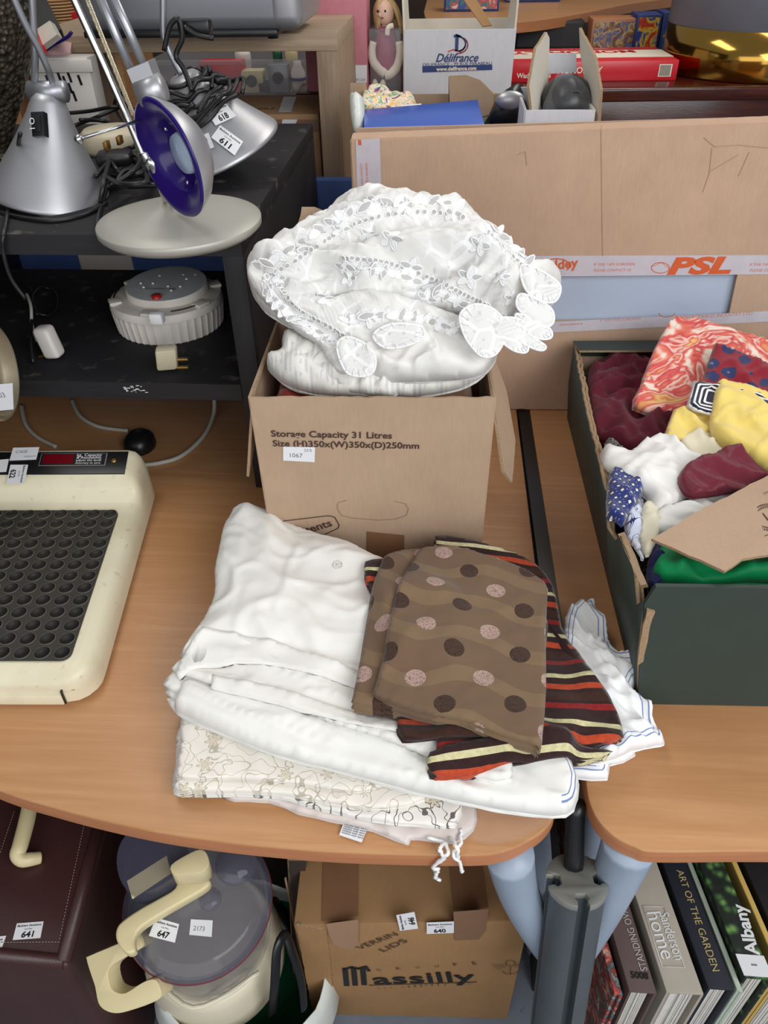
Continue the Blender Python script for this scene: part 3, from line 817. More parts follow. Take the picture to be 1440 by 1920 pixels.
b = MB('plug_cream'); b.lathe([(0, 0), (.062, 0), (.066, .008), (.064, .034), (.055, .042), (0, .045)], c, seg=48); b.build('round_lamp_base', label='round cream lamp foot among black flexes on the shelf', cat='lamp base')
c = P(216, 300, z=ZT+.035)
t = thing('mains_plug', 'black mains plug with brass pins among the lamp flexes', 'plug', (c.x, c.y, ZT+.02))
b = MB('black_plastic'); b.box(c+Vector((-.03, -.02, -.012)), (.06, .02, 0), (-.012, .05, 0), (0, 0, .024), .008); b.build('body', t)
b = MB('brass')
for px, py in ((202, 278), (226, 268)): q = P(px, py, z=ZT+.05); b.box(q+Vector((-.004, -.01, -.002)), (.007, 0, 0), (0, .02, 0), (0, 0, .014), .0006)
b.build('pin', t)

# sparkly dark shade, left edge
c = P(-40, 150, Y=1.66); 
b = MB('glitter')
M = Mat('glitter', .3, .55); f = M.voro(95); g = M.noise(60); M.col(M.mix(f, (112, 104, 88), (30, 26, 22))); M.bump(f, 1., .006); MT['glitter'] = M.m
zb = P(0, 330, Y=1.36).z
pr = [(.0, 0), (.045, 0)]; 
prof = []
for (x, y) in ((2, 330), (22, 250), (40, 180), (54, 110), (58, 40), (50, -40), (36, -140)):
    p = P(x, y, Y=c.y); prof.append((p.x-c.x, p.z))
b.lathe([(0, prof[0][1])]+prof+[(0, prof[-1][1])], (c.x, c.y, 0), seg=64)
b.lathe([(0, 0), (.04, 0), (.03, .01), (.012, .02), (.012, prof[0][1]-ZT)], (c.x, c.y, ZT))
b.build('glitter_lamp', label='dark glittery beaded lamp body at the top left edge', cat='lamp')
# ------------------------------------------------------------------ cloth materials
def weave(M, s=900, st=.12): return M.noise(s, M.uvk, 2)
def cloth(name, c, c2=None, rough=.9, vs=9, sheen=.3):
    M = Mat(name, rough, Specular_IOR_Level=.15, Sheen_Weight=sheen); M.col(M.mix(M.noise(vs), c, c2 or tuple(int(v*.95) for v in c))); M.bump(M.noise(700, M.uvk, 2), .1, .0006); return M
for n_, a, k in (('sheet_white', (240, 238, 232), {}), ('cotton_pink', (226, 214, 208), {}), ('silk_white', (238, 236, 232), dict(rough=.5)), ('silk_cream', (232, 224, 198), dict(rough=.6)),
    ('maroon', (92, 26, 42), dict(rough=.8, sheen=.1)), ('maroon_satin', (112, 40, 54), dict(rough=.4, sheen=.1)), ('yellow', (240, 214, 118), dict(rough=.6)),
    ('green_satin', (6, 128, 72), dict(rough=.5, sheen=.05)), ('navy', (26, 30, 72), dict(rough=.6, sheen=.05)), ('brown_cloth', (118, 88, 66), {})): MT[n_] = cloth(n_, a, **k).m
def m_hem():
    M = cloth('hem_white', (240, 240, 240)); e = M.attr('edge')
    k = (e-.0075).ab().lt(.0008)+(e-.0135).ab().lt(.0007)
    M.col(M.mix(k, (240, 240, 240), (128, 146, 188))); return M.m
MT['hem_white'] = m_hem()
def m_sheethem():
    M = cloth('sheet_hem', (240, 240, 236)); e = M.attr('edge'); x = M.xyz(M.uvk)[0]
    k = ((e-.006).ab().lt(.0008)+(e-.011).ab().lt(.0007))*x.gt(.155)
    M.col(M.mix(k, M.mix(M.noise(9), (241, 239, 233), (232, 231, 226)), (120, 138, 180))); return M.m
MT['sheet_hem'] = m_sheethem()
def m_floral(name, base, c1, c2, dense=1.0):
    M = cloth(name, base); u, v, _ = M.xyz(M.uvk)
    n1 = M.noise(30, M.uvk, 1); vine = ((n1-.5).ab().lt(.007)+(M.noise(40, M.uvk, 1)-.5).ab().lt(.009)).mn(1.)
    d = M.voro(26, M.uvk, out=0); cc = M.voro(26, M.uvk, out=1)
    vor = M.nt.nodes[-1]
    # petal flowers: distance modulated around each cell centre
    n = M.nt.nodes.new('ShaderNodeTexVoronoi'); n.inputs['Scale'].default_value = 32; n.inputs['Randomness'].default_value = .7; M.nt.links.new(M.uvk, n.inputs['Vector'])
    dist = S(M.nt, n.outputs['Distance']); pos = M.xyz(n.outputs['Position'])
    sc = M.nt.nodes.new('ShaderNodeVectorMath'); sc.operation = 'SCALE'; sc.inputs[3].default_value = 32; M.nt.links.new(M.uvk, sc.inputs[0])
    su = M.xyz(sc.outputs[0]); ps = M.xyz(n.outputs['Position'])
    an = (v*32-ps[1]*32.).op('ARCTAN2', u*32-ps[0]*32.); pet = (an*6.).sn()*.09+.26
    ring = (dist-pet).ab().lt(.028); mid = dist.lt(.07); fill = dist.lt(pet)
    col = M.mix(fill*.45, base, c2); line = (vine*(fill*-1.+1.)+ring+mid).mn(1.)
    M.col(M.mix(line*dense, col, c1)); return M.m
MT['floral'] = m_floral('floral', (234, 228, 218), (176, 166, 146), (206, 186, 148), .8)
MT['floral_dark'] = m_floral('floral_dark', (236, 231, 224), (104, 100, 96), (214, 190, 144), 1.)
MT['floral_blue'] = m_floral('floral_blue', (214, 220, 238), (48, 54, 110), (120, 140, 200), 1.)
def m_stripe():
    M = cloth('stripe', (56, 34, 32), sheen=.2); u, v, _ = M.xyz(M.uvk)
    f = (v+(u*9.).sn()*.003)/.077; f = f.fr(); nz = M.noise(160, M.uvk, 2)
    w1 = (f-.08).ab().lt(.048); w2 = (f-.84).ab().lt(.058); w3 = (f-.42).ab().lt(.055)
    a = M.mix((f-.62).ab().lt(.09), (54, 33, 33), (66, 40, 32))
    a = M.mix(w1, a, (214, 206, 160)); a = M.mix(w2, a, (188, 74, 44)); a = M.mix(w3, a, (142, 36, 34))
    n = M.nt.nodes.new('ShaderNodeMix'); n.data_type = 'RGBA'; n.blend_type = 'MULTIPLY'; n.inputs[0].default_value = .5
    M.nt.links.new(a, n.inputs[6]); M.nt.links.new(M.ramp(nz, [(.3, (180, 180, 180)), (.7, (255, 255, 255))]), n.inputs[7]); M.col(n.outputs[2])
    M.bump(w1+w2+w3, .5, .0015); return M.m
MT['stripe'] = m_stripe()
def m_spot():
    M = cloth('spot', (118, 94, 72), sheen=.2); u, v, _ = M.xyz(M.uvk)
    pu, pv = .0415, .080
    cu = (u/pu).fl(); par = (cu*.5).fr()*2.
    vv = v/pv-cu*.60; fv = vv.fr(); du = ((u/pu).fr()-.5)*pu; dv = (fv-.5)*pv
    d = (du*du+dv*dv).sq(); dot = d.lt(.0132)
    th = M.noise(1, stretch=(1300, 160, 1), vec=M.uvk, detail=2); th2 = M.noise(1, stretch=(160, 1300, 1), vec=M.uvk, detail=2); t = (th.mx(th2)-.56).op('MULTIPLY', 9.).mx(0.).mn(1.)
    dk = M.mix(t, (72, 52, 42), (30, 20, 18)); pk = M.mix(t, (178, 150, 140), (80, 54, 44))
    dd = M.mix(par.gt(.5), dk, pk)
    wv = (v*1.+(u*42.).sn()*.011)/.0655; wf = (wv.fr()-.5).ab(); band = wf.lt(.17)
    base = M.mix(band, (112, 89, 70), (124, 101, 77)); M.col(M.mix(dot, base, dd)); M.bump(band*.5+dot*.6+M.noise(500, M.uvk, 2)*.6, .45, .0012); return M.m
MT['spot'] = m_spot()
def m_lace():
    M = Mat('lace', .55, Specular_IOR_Level=.4, Sheen_Weight=.3); u, v, _ = M.xyz(M.uvk)
    n = M.voro(34, M.uvk, 'SMOOTH_F1'); big = M.noise(9, M.uvk, 2); hat = ((u*.7+v)*950.).sn()
    leaf = M.voro(26, M.uvk); pat = leaf.lt(.34)*big.gt(.47)
    edge = M.voro(26, M.uvk, 'DISTANCE_TO_EDGE').lt(.05)*big.gt(.47)
    hole = M.voro(75, M.uvk).lt(.2)*big.gt(.5)
    c = M.mix(big.gt(.5)*.4, (230, 228, 224), (222, 220, 217)); c = M.mix(pat*(hat.gt(.0))*.35, c, (205, 203, 201)); c = M.mix(edge*.5, c, (250, 250, 250)); c = M.mix(hole*.5, c, (190, 187, 185)); M.col(c)
    M.rough(pat*-.25+.6); M.bump(pat*.5+edge*.8-hole*.8+hat*.06, .65, .002); return M.m
MT['lace'] = m_lace()
MT['lace_stitch'] = plain('lace_stitch', (250, 250, 250), .35, var=.03, bs=800, bst=.5)
def m_sheer():
    M = Mat('sheer', .6, Specular_IOR_Level=.2, Sheen_Weight=.3); u, v, _ = M.xyz(M.uvk); k = (u*800.).sn().gt(0.)*M.noise(40, M.uvk).gt(.5)
    M.col(M.mix(k, (236, 234, 226), (214, 214, 212))); M.bump(M.noise(60, M.uvk)+k*.2, .3, .001); return M.m
MT['sheer'] = m_sheer()

# ------------------------------------------------------------------ storage box with lace cloths
FL = Vector((-.2635, .953, T)); FR = Vector((.0775, .966, T)); H = .325
exb = (FR-FL).normalized(); eyb = Vector((-exb.y, exb.x, 0)); Wb = (FR-FL).length; Db = .25
def B(u, v, z): return FL+exb*u+eyb*v+Vector((0, 0, z))
t = thing('storage_box', 'brown storage carton printed Storage Capacity 31 Litres, overflowing with white lace', 'box', B(Wb/2, Db/2, 0))
b = MB('card'); th = .004
b.slab([B(0, 0, 0), B(Wb, 0, 0), B(Wb+.004, -.004, H), B(-.004, -.004, H)], th, 'card', jit=.0012)
b.slab([B(0, Db, 0), B(Wb, Db, 0), B(Wb, Db, H), B(0, Db, H)], th); b.slab([B(0, 0, 0), B(0, Db, 0), B(0, Db, H), B(-.004, -.004, H)], th)
b.slab([B(Wb, 0, 0), B(Wb, Db, 0), B(Wb, Db, H), B(Wb+.004, -.004, H)], th); b.slab([B(0, 0, .002), B(Wb, 0, .002), B(Wb, Db, .002), B(0, Db, .002)], th)
body_ = b.build('body', t)
lf = B(0, 0, H); lb = B(0, Db, H); rf = B(Wb, 0, H); rb = B(Wb, Db, H)
b = MB('card', 'card_edge'); b.slab([lf, lb, B(-.030, Db-.01, H-.12), B(-.038, Db-.06, H-.15), B(-.026, .004, H-.145)], th, 'card', jit=.0012, m2='card_edge'); b.build('flap', t)
q = P(958, 905, Y=.975)
b = MB('card', 'card_edge'); b.slab([rf, rb, B(Wb+.050, Db-.02, H-.12), B(Wb+.054, .10, H-.14), Vector((q.x, q.y, q.z)), q+Vector((-.016, -.012, .03))], th, 'card', jit=.0014, m2='card_edge'); b.build('flap', t)
b = MB('card', 'card_edge'); p0 = P(566, 388, Y=lb.y+.02); b.slab([lb, rb, B(Wb, Db+.03, H+.10), B(.20, Db+.03, H+.12), p0+Vector((.02, 0, .0)), p0], th, 'card', jit=.001, m2='card_edge'); b.build('flap', t)
pf = P3(B(0, 0, 0)-eyb*.0025, B(Wb, 0, 0)-eyb*.0025, B(0, -.004, H)-eyb*.0025)
b = MB('brown_ink'); kw = dict(bold=.02)
b.tp('Storage Capacity 31 Litres', pf, 509, 818, 735, 822, 'brown_ink', hs=.92, **kw); b.tp('Size (H)350x(W)350x(D)250mm', pf, 512, 836, 786, 841, 'brown_ink', hs=.92, **kw)
b.line(pf, [(520, 978), (612, 967), (620, 967), (628, 970), (636, 984), (634, 990), (600, 1006), (560, 1022)], .0016, 'brown_ink')
b.tp('Contents', pf, 536, 1012, 624, 985, 'brown_ink', hs=.9, bold=.015)
b.build('printing', body_)
b = MB('tape_brown'); b.area(pf, [(688, 996), (758, 1003), (757, 1075), (688, 1075)], 'tape_brown', .0008); b.build('tape', body_)
b = MB('card_edge'); b.line(pf, [(634, 942), (632, 952), (640, 966), (660, 971), (710, 975), (742, 973), (762, 966), (766, 954), (760, 944)], .0011, 'card_edge'); b.line(pf, [(634, 942), (650, 938)], .0009, 'card_edge'); b.line(pf, [(740, 940), (760, 944)], .0009, 'card_edge'); b.build('hand_hold', body_)
note(t, pf, [(531, 837), (591, 838), (590, 866), (531, 863)], [('1067', .22, .62, .72), ('23/5', .66, .9, .3)])

# cloths inside and on the box
bc = B(Wb/2, Db/2, H)
pl = Pl(bc+Vector((0, 0, -.05)), (0, 0, 1))
b = MB('rust'); M = cloth('rust', (150, 52, 30)); M.col(M.mix(M.noise(60), (170, 58, 34), (60, 26, 22))); MT['rust'] = M.m
b.pad(Pl(B(0, 0, H-.06), (0, 0, 1)), [B(u, v, 0) for u, v in ((.02, .02), (.17, .02), (.17, .2), (.02, .2))], .035, sm=1, wr=[(.01, 40, 40, 0, 'n')], world=True, step=.006)
b.build('rust_cloth', label='rust red patterned cloth deep in the left side of the storage carton', cat='cloth')
b = MB('brown_cloth'); b.pad(Pl(B(0, 0, H-.06), (0, 0, 1)), [B(u, v, 0) for u, v in ((.18, .02), (.32, .02), (.32, .23), (.18, .23))], .045, sm=1, wr=[(.01, 40, 40, 0, 'n')], world=True, step=.006)
b.build('brown_cloth', label='taupe brown cloth under the lace at the front right of the storage carton', cat='cloth')
n1 = Vector((0, -.42, .9)).normalized()
pa = Pl(bc+Vector((0, -.07, -.012)), n1)
b = MB('sheer'); b.pad(pa, [(503, 682), (530, 672), (532, 640), (560, 636), (640, 640), (760, 620), (890, 610), (926, 655), (924, 690), (880, 728), (800, 748), (735, 752), (640, 750), (560, 738), (512, 708)], .045, wr=[(.012, 30, 12, .3, 'r'), (.005, 60, 60, 0, 'n')], step=.006, rnd=.03, layers=3, base=.2)
b.build('net_curtain', label='sheer cream net curtain folded at the front edge of the storage carton', cat='cloth')
pa2 = Pl(bc+Vector((0, -.075, .022)), (0, -.62, .78))
b = MB('silk_white'); b.pad(pa2, [(690, 640), (760, 615), (850, 610), (900, 640), (926, 662), (918, 690), (890, 712), (820, 720), (740, 722), (700, 712), (660, 690)], .045, wr=[(.020, 16, 6, .9, 'r'), (.010, 12, 22, -.5, 'k'), (.006, 40, 20, -.5, 'r')], step=.004, rnd=.02, layers=2, base=.2)
b.build('silky_cloth', label='plain silky white cloth crumpled below the lace over the carton front', cat='cloth')
b = MB('sheer'); b.pad(Pl(bc+Vector((0, -.08, .0)), (0, -.5, .86)), [(533, 640), (560, 634), (660, 690), (735, 715), (737, 748), (640, 735), (575, 712), (535, 690)], .03, wr=[(.012, 40, 8, -.5, 'r')], step=.005, rnd=.02, layers=2, base=.2)
b.build('voile_curtain', label='ribbed white voile folded under lace at the carton left front corner', cat='cloth')
# main lace heap
pm = Pl(bc+Vector((0, -.005, .075)), (0, -.55, .83))
heap = [(466, 506), (480, 484), (540, 464), (590, 432), (618, 412), (640, 394), (700, 384), (770, 388), (850, 394), (880, 408), (920, 444), (960, 478), (1000, 508), (1040, 520), (1050, 545), (1030, 580), (985, 610), (940, 640), (880, 610), (800, 600), (700, 600), (620, 590), (560, 620), (500, 590), (472, 545)]
def pf_(x, y, d): return .035*min(1, d/.09)
b = MB('lace'); b.pad(pm, heap, .055, wr=[(.034, 5, 20, .3, 'r'), (.016, 8, 34, -.35, 'r'), (.006, 14, 60, .6, 'r'), (.003, 70, 70, 0, 'n'), (.02, 7, 7, 1, 'n')], step=.0038, rnd=.05, layers=3, base=.15, puff=pf_, uvr=.4, seed=4.1)
t2 = b.build('lace_tablecloth', label='large white embroidered lace cloth heaped highest on the storage carton', cat='cloth')
# lower band of scalloped lace
pm2 = Pl(bc+Vector((0, -.06, .05)), (0, -.8, .6))
low = [(468, 505), (500, 495), (600, 560), (700, 545), (850, 590), (905, 622), (850, 640), (800, 628), (776, 652), (735, 650), (712, 668), (707, 692), (690, 710), (664, 704), (640, 708), (618, 680), (600, 650), (560, 625), (520, 590), (478, 545)]
b = MB('lace'); b.pad(pm2, low, .030, wr=[(.016, 10, 36, -.5, 'r'), (.005, 20, 50, -.3, 'r'), (.002, 90, 90, 0, 'n')], step=.004, rnd=.014, layers=2, base=.3, uvr=-.5, seed=9)
t3 = b.build('lace_valance', label='white lace band with leaf embroidery hanging over front of the carton', cat='cloth')
# scalloped hem petals of the top cloth
def scallop(par, pl, out, th=.005):
    b = MB('lace', 'lace_stitch'); b.pad(pl, out, th, m='lace', wr=[(.003, 40, 40, 0, 'n')], step=.004, rnd=.005, base=.5, uvr=1.)
    q = [pl.hit(*p)+pl.n*(th*.6) for p in out]; c = catmull(q, 4, True); b.tube(c+[c[0]], .0017, 'lace_stitch', seg=6)
    cen = sum(q, Vector())/len(q)
    for i in range(0, len(c), 2):     # satin stitches running inwards from the rim
        e = c[i].lerp(cen, .38); b.tube([c[i]+pl.n*.001, e+pl.n*.0016], [.0013, .0007], 'lace_stitch', seg=4)
    b.build('scallop', par)
ps = Pl(bc+Vector((.1, -.10, .10)), (.15, -.75, .6))
scallop(t2, ps, [(975, 500), (1005, 505), (1042, 528), (1050, 545), (1040, 566), (1018, 566), (985, 545)])
scallop(t2, ps, [(975, 552), (1010, 565), (1034, 582), (1036, 606), (1018, 614), (990, 598), (968, 575)])
scallop(t2, ps, [(965, 590), (1000, 600), (1030, 618), (1032, 634), (1012, 636), (985, 622)])
scallop(t2, ps, [(945, 598), (975, 612), (1000, 634), (1022, 650), (1014, 658), (990, 650), (955, 625)])
scallop(t2, ps, [(935, 612), (962, 628), (988, 650), (984, 662), (962, 658), (940, 640)])
scallop(t2, ps, [(862, 590), (888, 572), (920, 578), (942, 600), (946, 632), (930, 664), (905, 670), (884, 652), (868, 625)])
scallop(t2, ps, [(905, 598), (935, 596), (975, 600), (980, 626), (955, 640), (920, 640)])
ps2 = Pl(bc+Vector((-.05, -.115, .05)), (0, -.85, .5))
scallop(t3, ps2, [(632, 650), (650, 632), (685, 645), (704, 668), (700, 698), (676, 706), (648, 696)])
scallop(t3, ps2, [(700, 628), (735, 608), (788, 612), (794, 632), (764, 648), (722, 652)])
# raised embroidery: leaves and ringed eyelets worked on the cloth
bvh = [TREES[t2.name], TREES[t3.name]]
def onto(x, y):
    d = ray(x, y).normalized(); best = None
    for t_ in bvh:
        h, n_, _, dd = t_.ray_cast(CAM, d)
        if h and (best is None or dd < best[2]): best = (h, n_ if n_.dot(d) < 0 else -n_, dd)
    return best
emb = MB('lace_stitch', 'lace_hole', 'lace_mesh'); MT['lace_mesh'] = plain('lace_mesh', (206, 204, 202), .7, var=.12, vs=900)
MT['lace_hole'] = plain('lace_hole', (190, 187, 185), .8)
def leaf(x, y, ang, ln=.016, wd=.006, k0=[0]):
    ln *= 1.35; wd *= 1.5; k0[0] += 1; mesh_ = k0[0] % 5 in (1, 3)
    o = onto(x, y)
    if not o: return
    p, n_, _ = o; u = Vector((math.cos(ang), 0, math.sin(ang))); u = (u-n_*u.dot(n_)).normalized(); v = n_.cross(u)
    pts = []; 
    for k in range(14):
        a = 2*math.pi*k/14; pts.append(p+u*math.cos(a)*ln/2+v*math.sin(a)*wd/2*(1-.35*abs(math.cos(a)))+n_*.0010)
    c0 = emb.bm.verts.new(p+n_*.0030); r = [emb.bm.verts.new(q) for q in pts]
    for k in range(14): emb.face([r[k], r[(k+1) % 14], c0], 2 if mesh_ else 0)
    emb.tube(pts+[pts[0]], .0011, 'lace_stitch', seg=5)
def eyelet(x, y, r=.0040):
    o = onto(x, y)
    if not o: return
    p, n_, _ = o; u = n_.orthogonal().normalized(); v = n_.cross(u); q = [p+(u*math.cos(a)+v*math.sin(a))*r+n_*.0008 for a in [2*math.pi*k/10 for k in range(10)]]
    emb.tube(q+[q[0]], .0010, 'lace_stitch', seg=5); emb.face([emb.bm.verts.new(k+n_*.0002) for k in q[::-1]], 1)
random.seed(21)
def flower(x, y, s=1.):
    for k in range(5):
        a = k*1.257+random.uniform(-.2, .2); leaf(x+math.cos(a)*9*s, y-math.sin(a)*8*s, a, .013*s, .006*s)
for (x, y) in ((690, 440), (735, 448), (900, 460), (880, 520), (800, 560), (940, 520), (655, 520), (560, 470), (520, 520), (610, 560), (575, 600), (650, 640), (690, 600), (850, 400), (760, 385), (1000, 545), (770, 500), (705, 380), (960, 560), (640, 430)): flower(x, y, random.uniform(.8, 1.2))
def run(pts, n, fn):
    c = catmull([(a, b_, 0) for a, b_ in pts], 12); L = len(c)-1
    for i in range(n): q = c[int(i*L/(n-1))]; fn(q.x, q.y, i)
border = [(486, 500), (540, 470), (600, 430), (650, 400), (720, 380), (800, 375), (860, 385)]
run(border, 30, lambda x, y, i: leaf(x, y, (.7 if i % 2 else -.5), .018, .008)); run([(x+8, y+22) for x, y in border], 34, lambda x, y, i: eyelet(x, y))
b2 = [(640, 500), (700, 505), (760, 520), (820, 545), (870, 570), (910, 590)]
run(b2, 26, lambda x, y, i: leaf(x, y, (1.1 if i % 2 else -.2), .016, .007)); run([(x+4, y-16) for x, y in b2], 30, lambda x, y, i: eyelet(x, y))
b3 = [(500, 540), (540, 590), (590, 620), (640, 650)]
run(b3, 24, lambda x, y, i: leaf(x, y, (.9 if i % 2 else -.9), .018, .008)); run([(x+16, y-14) for x, y in b3], 22, lambda x, y, i: eyelet(x, y))
b4 = [(930, 430), (970, 470), (1000, 500), (1020, 535), (990, 580), (940, 600), (890, 600)]
run(b4, 26, lambda x, y, i: leaf(x, y, (.9 if i % 2 else -.3), .016, .007)); run([(x-14, y+6) for x, y in b4], 26, lambda x, y, i: eyelet(x, y))
run([(650, 600), (720, 590), (800, 600), (860, 620)], 20, lambda x, y, i: leaf(x, y, (1.2 if i % 2 else .2), .018, .008))
emb.build('embroidery', t2)

# ------------------------------------------------------------------ big carton behind
Yc = 1.485
a0 = P(657, 252, Y=Yc); a1 = P(1440, 226, Y=Yc); zc0 = 1.292
xl = -.166; xr = .80; zt = P(668, 263, Y=Yc).z; zr_ = zt+(P(1440, 233, Y=Yc).z-zt)*(xr-xl)/(P(1440, 233, Y=Yc).x-xl)
def C(x, z, y=0): return Vector((x, Yc+.012*(x-.1)+y, z))
t = thing('large_carton', 'large pale brown carton standing on edge, sealed with orange printed tape', 'box', C(.2, T))
b = MB('card_pale', 'card_edge')
zs1 = P(1030, 520, Y=Yc).z; zs0 = P(1030, 606, Y=Yc).z; xs1 = P(1380, 550, Y=Yc).x
b.slab([C(xl, zs1), C(xr, zs1+.012), C(xr, zr_), C(xl, zt)], .006, jit=.0008)
b.slab([C(xl, T+.002), C(xr, T+.002), C(xr, zs0+.012), C(xl, zs0)], .006, jit=.0008)
b.slab([C(xs1, zs0+.005), C(xr, zs0+.01), C(xr, zs1+.012), C(xs1-.006, zs1+.008)], .006)
b.slab([C(xl, zs0), C(xl+.02, zs0), C(xl+.02, zs1), C(xl, zs1)], .006)
b.slab([C(xl, T), C(xl, T, .035), C(xl, zt, .035), C(xl, zt)], .005); b.slab([C(xr, T), C(xr, T, .035), C(xr, zr_, .035), C(xr, zr_)], .005)
b.slab([C(xl, T, .10), C(xr, T, .035), C(xr, zr_, .035), C(xl, zt, .10)], .005); b.slab([C(xl, zt), C(xr, zr_), C(xr, zr_+.002, .035), C(xl, zt+.003, .035)], .005, jit=.001)
b.build('body', t)
b = MB('foam'); b.slab([C(xl+.02, zs0-.02, .02), C(xs1+.04, zs0-.02, .02), C(xs1+.04, zs1+.03, .02), C(xl+.02, zs1+.03, .02)], .02); b.build('polystyrene_sheet', t)
pc = P3(C(xl, T, -.0035), C(xr, T, -.0035), C(xl, zt, -.0035))
b = MB('tape_clear', 'orange_ink', 'pink_ink')
b.area(pc, [(860, 480), (1440, 478), (1440, 514), (860, 520)], 'tape_clear')
b.area(pc, [(860, 612), (1440, 583), (1440, 603), (860, 632)], 'tape_clear'); b.area(pc, [(667, 262), (712, 259), (715, 350), (669, 352)], 'tape_clear')
b.area(pc, [(671, 262), (677, 262), (678, 272), (672, 272)], 'orange_ink', .001)
for i, tx in enumerate(('IF THIS TAPE IS BROKEN', 'PLEASE CONTACT US')):
    b.tp(tx, pc, 1113, 498+i*11, 1190 if i == 0 else 1183, 497+i*11, 'pink_ink', off=.001, bold=.02)
for i, tx in enumerate(('IF THIS TAPE IS BROKEN', 'PLEASE CONTACT US')): b.tp(tx, pc, 1405, 498+i*11, 1482, 497+i*11, 'pink_ink', off=.001, bold=.02)
for i, tx in enumerate(('PLEASE CONTACT', 'TAPE IS BROKEN')): b.tp(tx, pc, 681+i*10, 350, 679+i*10, 306, 'orange_ink', off=.001)
b.tp('PSL', pc, 1250, 513, 1370, 511, 'orange_ink', hs=.55, bold=.05, off=.0012, shear=.2)
def circ(cx, cy, rx, ry, n=20, a0=0, a1=360): return [(cx+rx*math.cos(R(a0+(a1-a0)*i/n)), cy+ry*math.sin(R(a0+(a1-a0)*i/n))) for i in range(n+1)]
b.line(pc, circ(1238, 502, 17, 10), .0015, 'orange_ink'); b.line(pc, [(1222, 500), (1240, 492), (1254, 503)], .001, 'orange_ink')
b.line(pc, circ(1043, 498, 25, 13, a0=120, a1=400), .0022, 'orange_ink'); b.tp('eddey', pc, 1020, 507, 1084, 500, 'orange_ink', bold=.03, off=.001)
b.tp('COLLECTABLES INDUSTRY LTD', pc, 1272, 598, 1410, 590, 'pink_ink', off=.001); b.line(pc, circ(1250, 587, 15, 7, a0=0, a1=180), .0014, 'orange_ink')
b.tp('IF THIS TAPE IS BROKEN', pc, 1125, 603, 1200, 599, 'pink_ink', off=.001); b.tp('PLEASE CONTACT US', pc, 1050, 610, 1092, 608, 'orange_ink', off=.001)
b.build('printed_tape', t)
MT['crease'] = plain('crease', (184, 150, 124), .9)
b = MB('crease'); 
for l in ([(1127, 235), (1130, 480)], [(1320, 258), (1340, 275), (1385, 272), (1440, 277)], [(1335, 278), (1330, 325), (1318, 360)], [(1330, 322), (1385, 290)], [(970, 290), (985, 284), (988, 310)], [(1385, 330), (1405, 285)]): b.line(pc, l, .0012, 'crease')
b.build('crease', t)
# ------------------------------------------------------------------ sheets and curtains at the table front
D_ = math.radians
TZ = T
b = MB('clear_film'); b.pad(ZP(T+.001), [(800, 1500), (900, 1490), (1000, 1500), (1035, 1535), (1000, 1560), (945, 1582), (905, 1583), (860, 1566), (820, 1560)], .012, wr=[(.006, 40, 20, .4, 'r')], step=.006, rnd=.02, base=.3)
b.build('plastic_wrapper', label='clear crinkled plastic wrapper poking out under the white sheet', cat='wrapper')
pk = Pl((0, 0, T+.001), (0, 0, 1))
b = MB('cotton_pink'); b.pad(pk, [(425, 1490), (440, 1507), (505, 1508), (560, 1530), (640, 1548), (700, 1562), (765, 1588), (770, 1578), (815, 1582), (850, 1584), (888, 1560), (892, 1520), (860, 1500), (700, 1470), (500, 1450)], .010, wr=[(.003, 30, 14, -.2, 'r')], step=.006, rnd=.01, base=.5, layers=2, sm=2)
t = b.build('lace_edged_cloth', label='pale pink cloth with lace trim lowest in the folded stack at table edge', cat='cloth')
b = MB('lace_stitch'); random.seed(5)
for (pts) in ([(800, 1572), (835, 1580), (838, 1600), (826, 1614), (812, 1628), (822, 1630), (816, 1642), (824, 1650)], [(846, 1570), (856, 1590), (858, 1610), (864, 1622), (866, 1636)], [(862, 1556), (864, 1580), (850, 1600), (862, 1615)], [(838, 1580), (822, 1592), (832, 1606), (820, 1620)]):
    q = []
    Ye = P(830, 1603, z=T).y-.006
    for (x, y) in pts:
        zz = P(x, y, z=T+.012)
        q.append(zz if y < 1585 else P(x, y, Y=Ye))
    q = catmull(q, 5); q = [p+Vector((random.uniform(-1, 1), random.uniform(-.3, .3), random.uniform(-1, 1)))*.0016 for p in q]
    b.tube(q, .0022, seg=6)
b.build('lace_trim', t)
plb = Pl(P(660, 1560, z=T+.003), (0, 0, 1))
q = [plb.hit(*p) for p in ((646, 1538), (692, 1548), (678, 1580), (636, 1566))]
b = MB('paper', 'pencil'); b.prism(q, (0, 0, .0008)); 
for i in range(5): b.text('machine wash warm', q[0].lerp(q[3], .35+i*.13)+Vector((.002, 0, 0)), (q[1].lerp(q[2], .3+i*.13)), Vector((0, 0, 1)), 'ink', off=.0012)
b.build('care_label', t)
def pz(z): return Pl((0, 0, z), (0, 0, 1))
def tr(*os): return [TREES[o.name] for o in os]
fo = [(352, 1340), (332, 1440), (326, 1482), (342, 1499), (430, 1499), (520, 1502), (600, 1524), (700, 1546), (770, 1553), (852, 1556), (868, 1500), (860, 1440), (700, 1390), (500, 1330)]
b = MB('floral_dark'); b.pad(pz(T+.011), fo, .010, wr=[(.003, 20, 10, 0, 'r')], step=.006, rnd=.004, base=.8, layers=2, sm=2)
b.pad(pz(T+.020), [(x+2, y-6) for x, y in fo[:6]]+[(580, 1506), (660, 1520), (720, 1524), (800, 1505), (860, 1440), (700, 1390), (500, 1330)], .010, m='floral', wr=[(.003, 20, 10, 0, 'r')], step=.006, rnd=.004, base=.8, layers=2, sm=2)
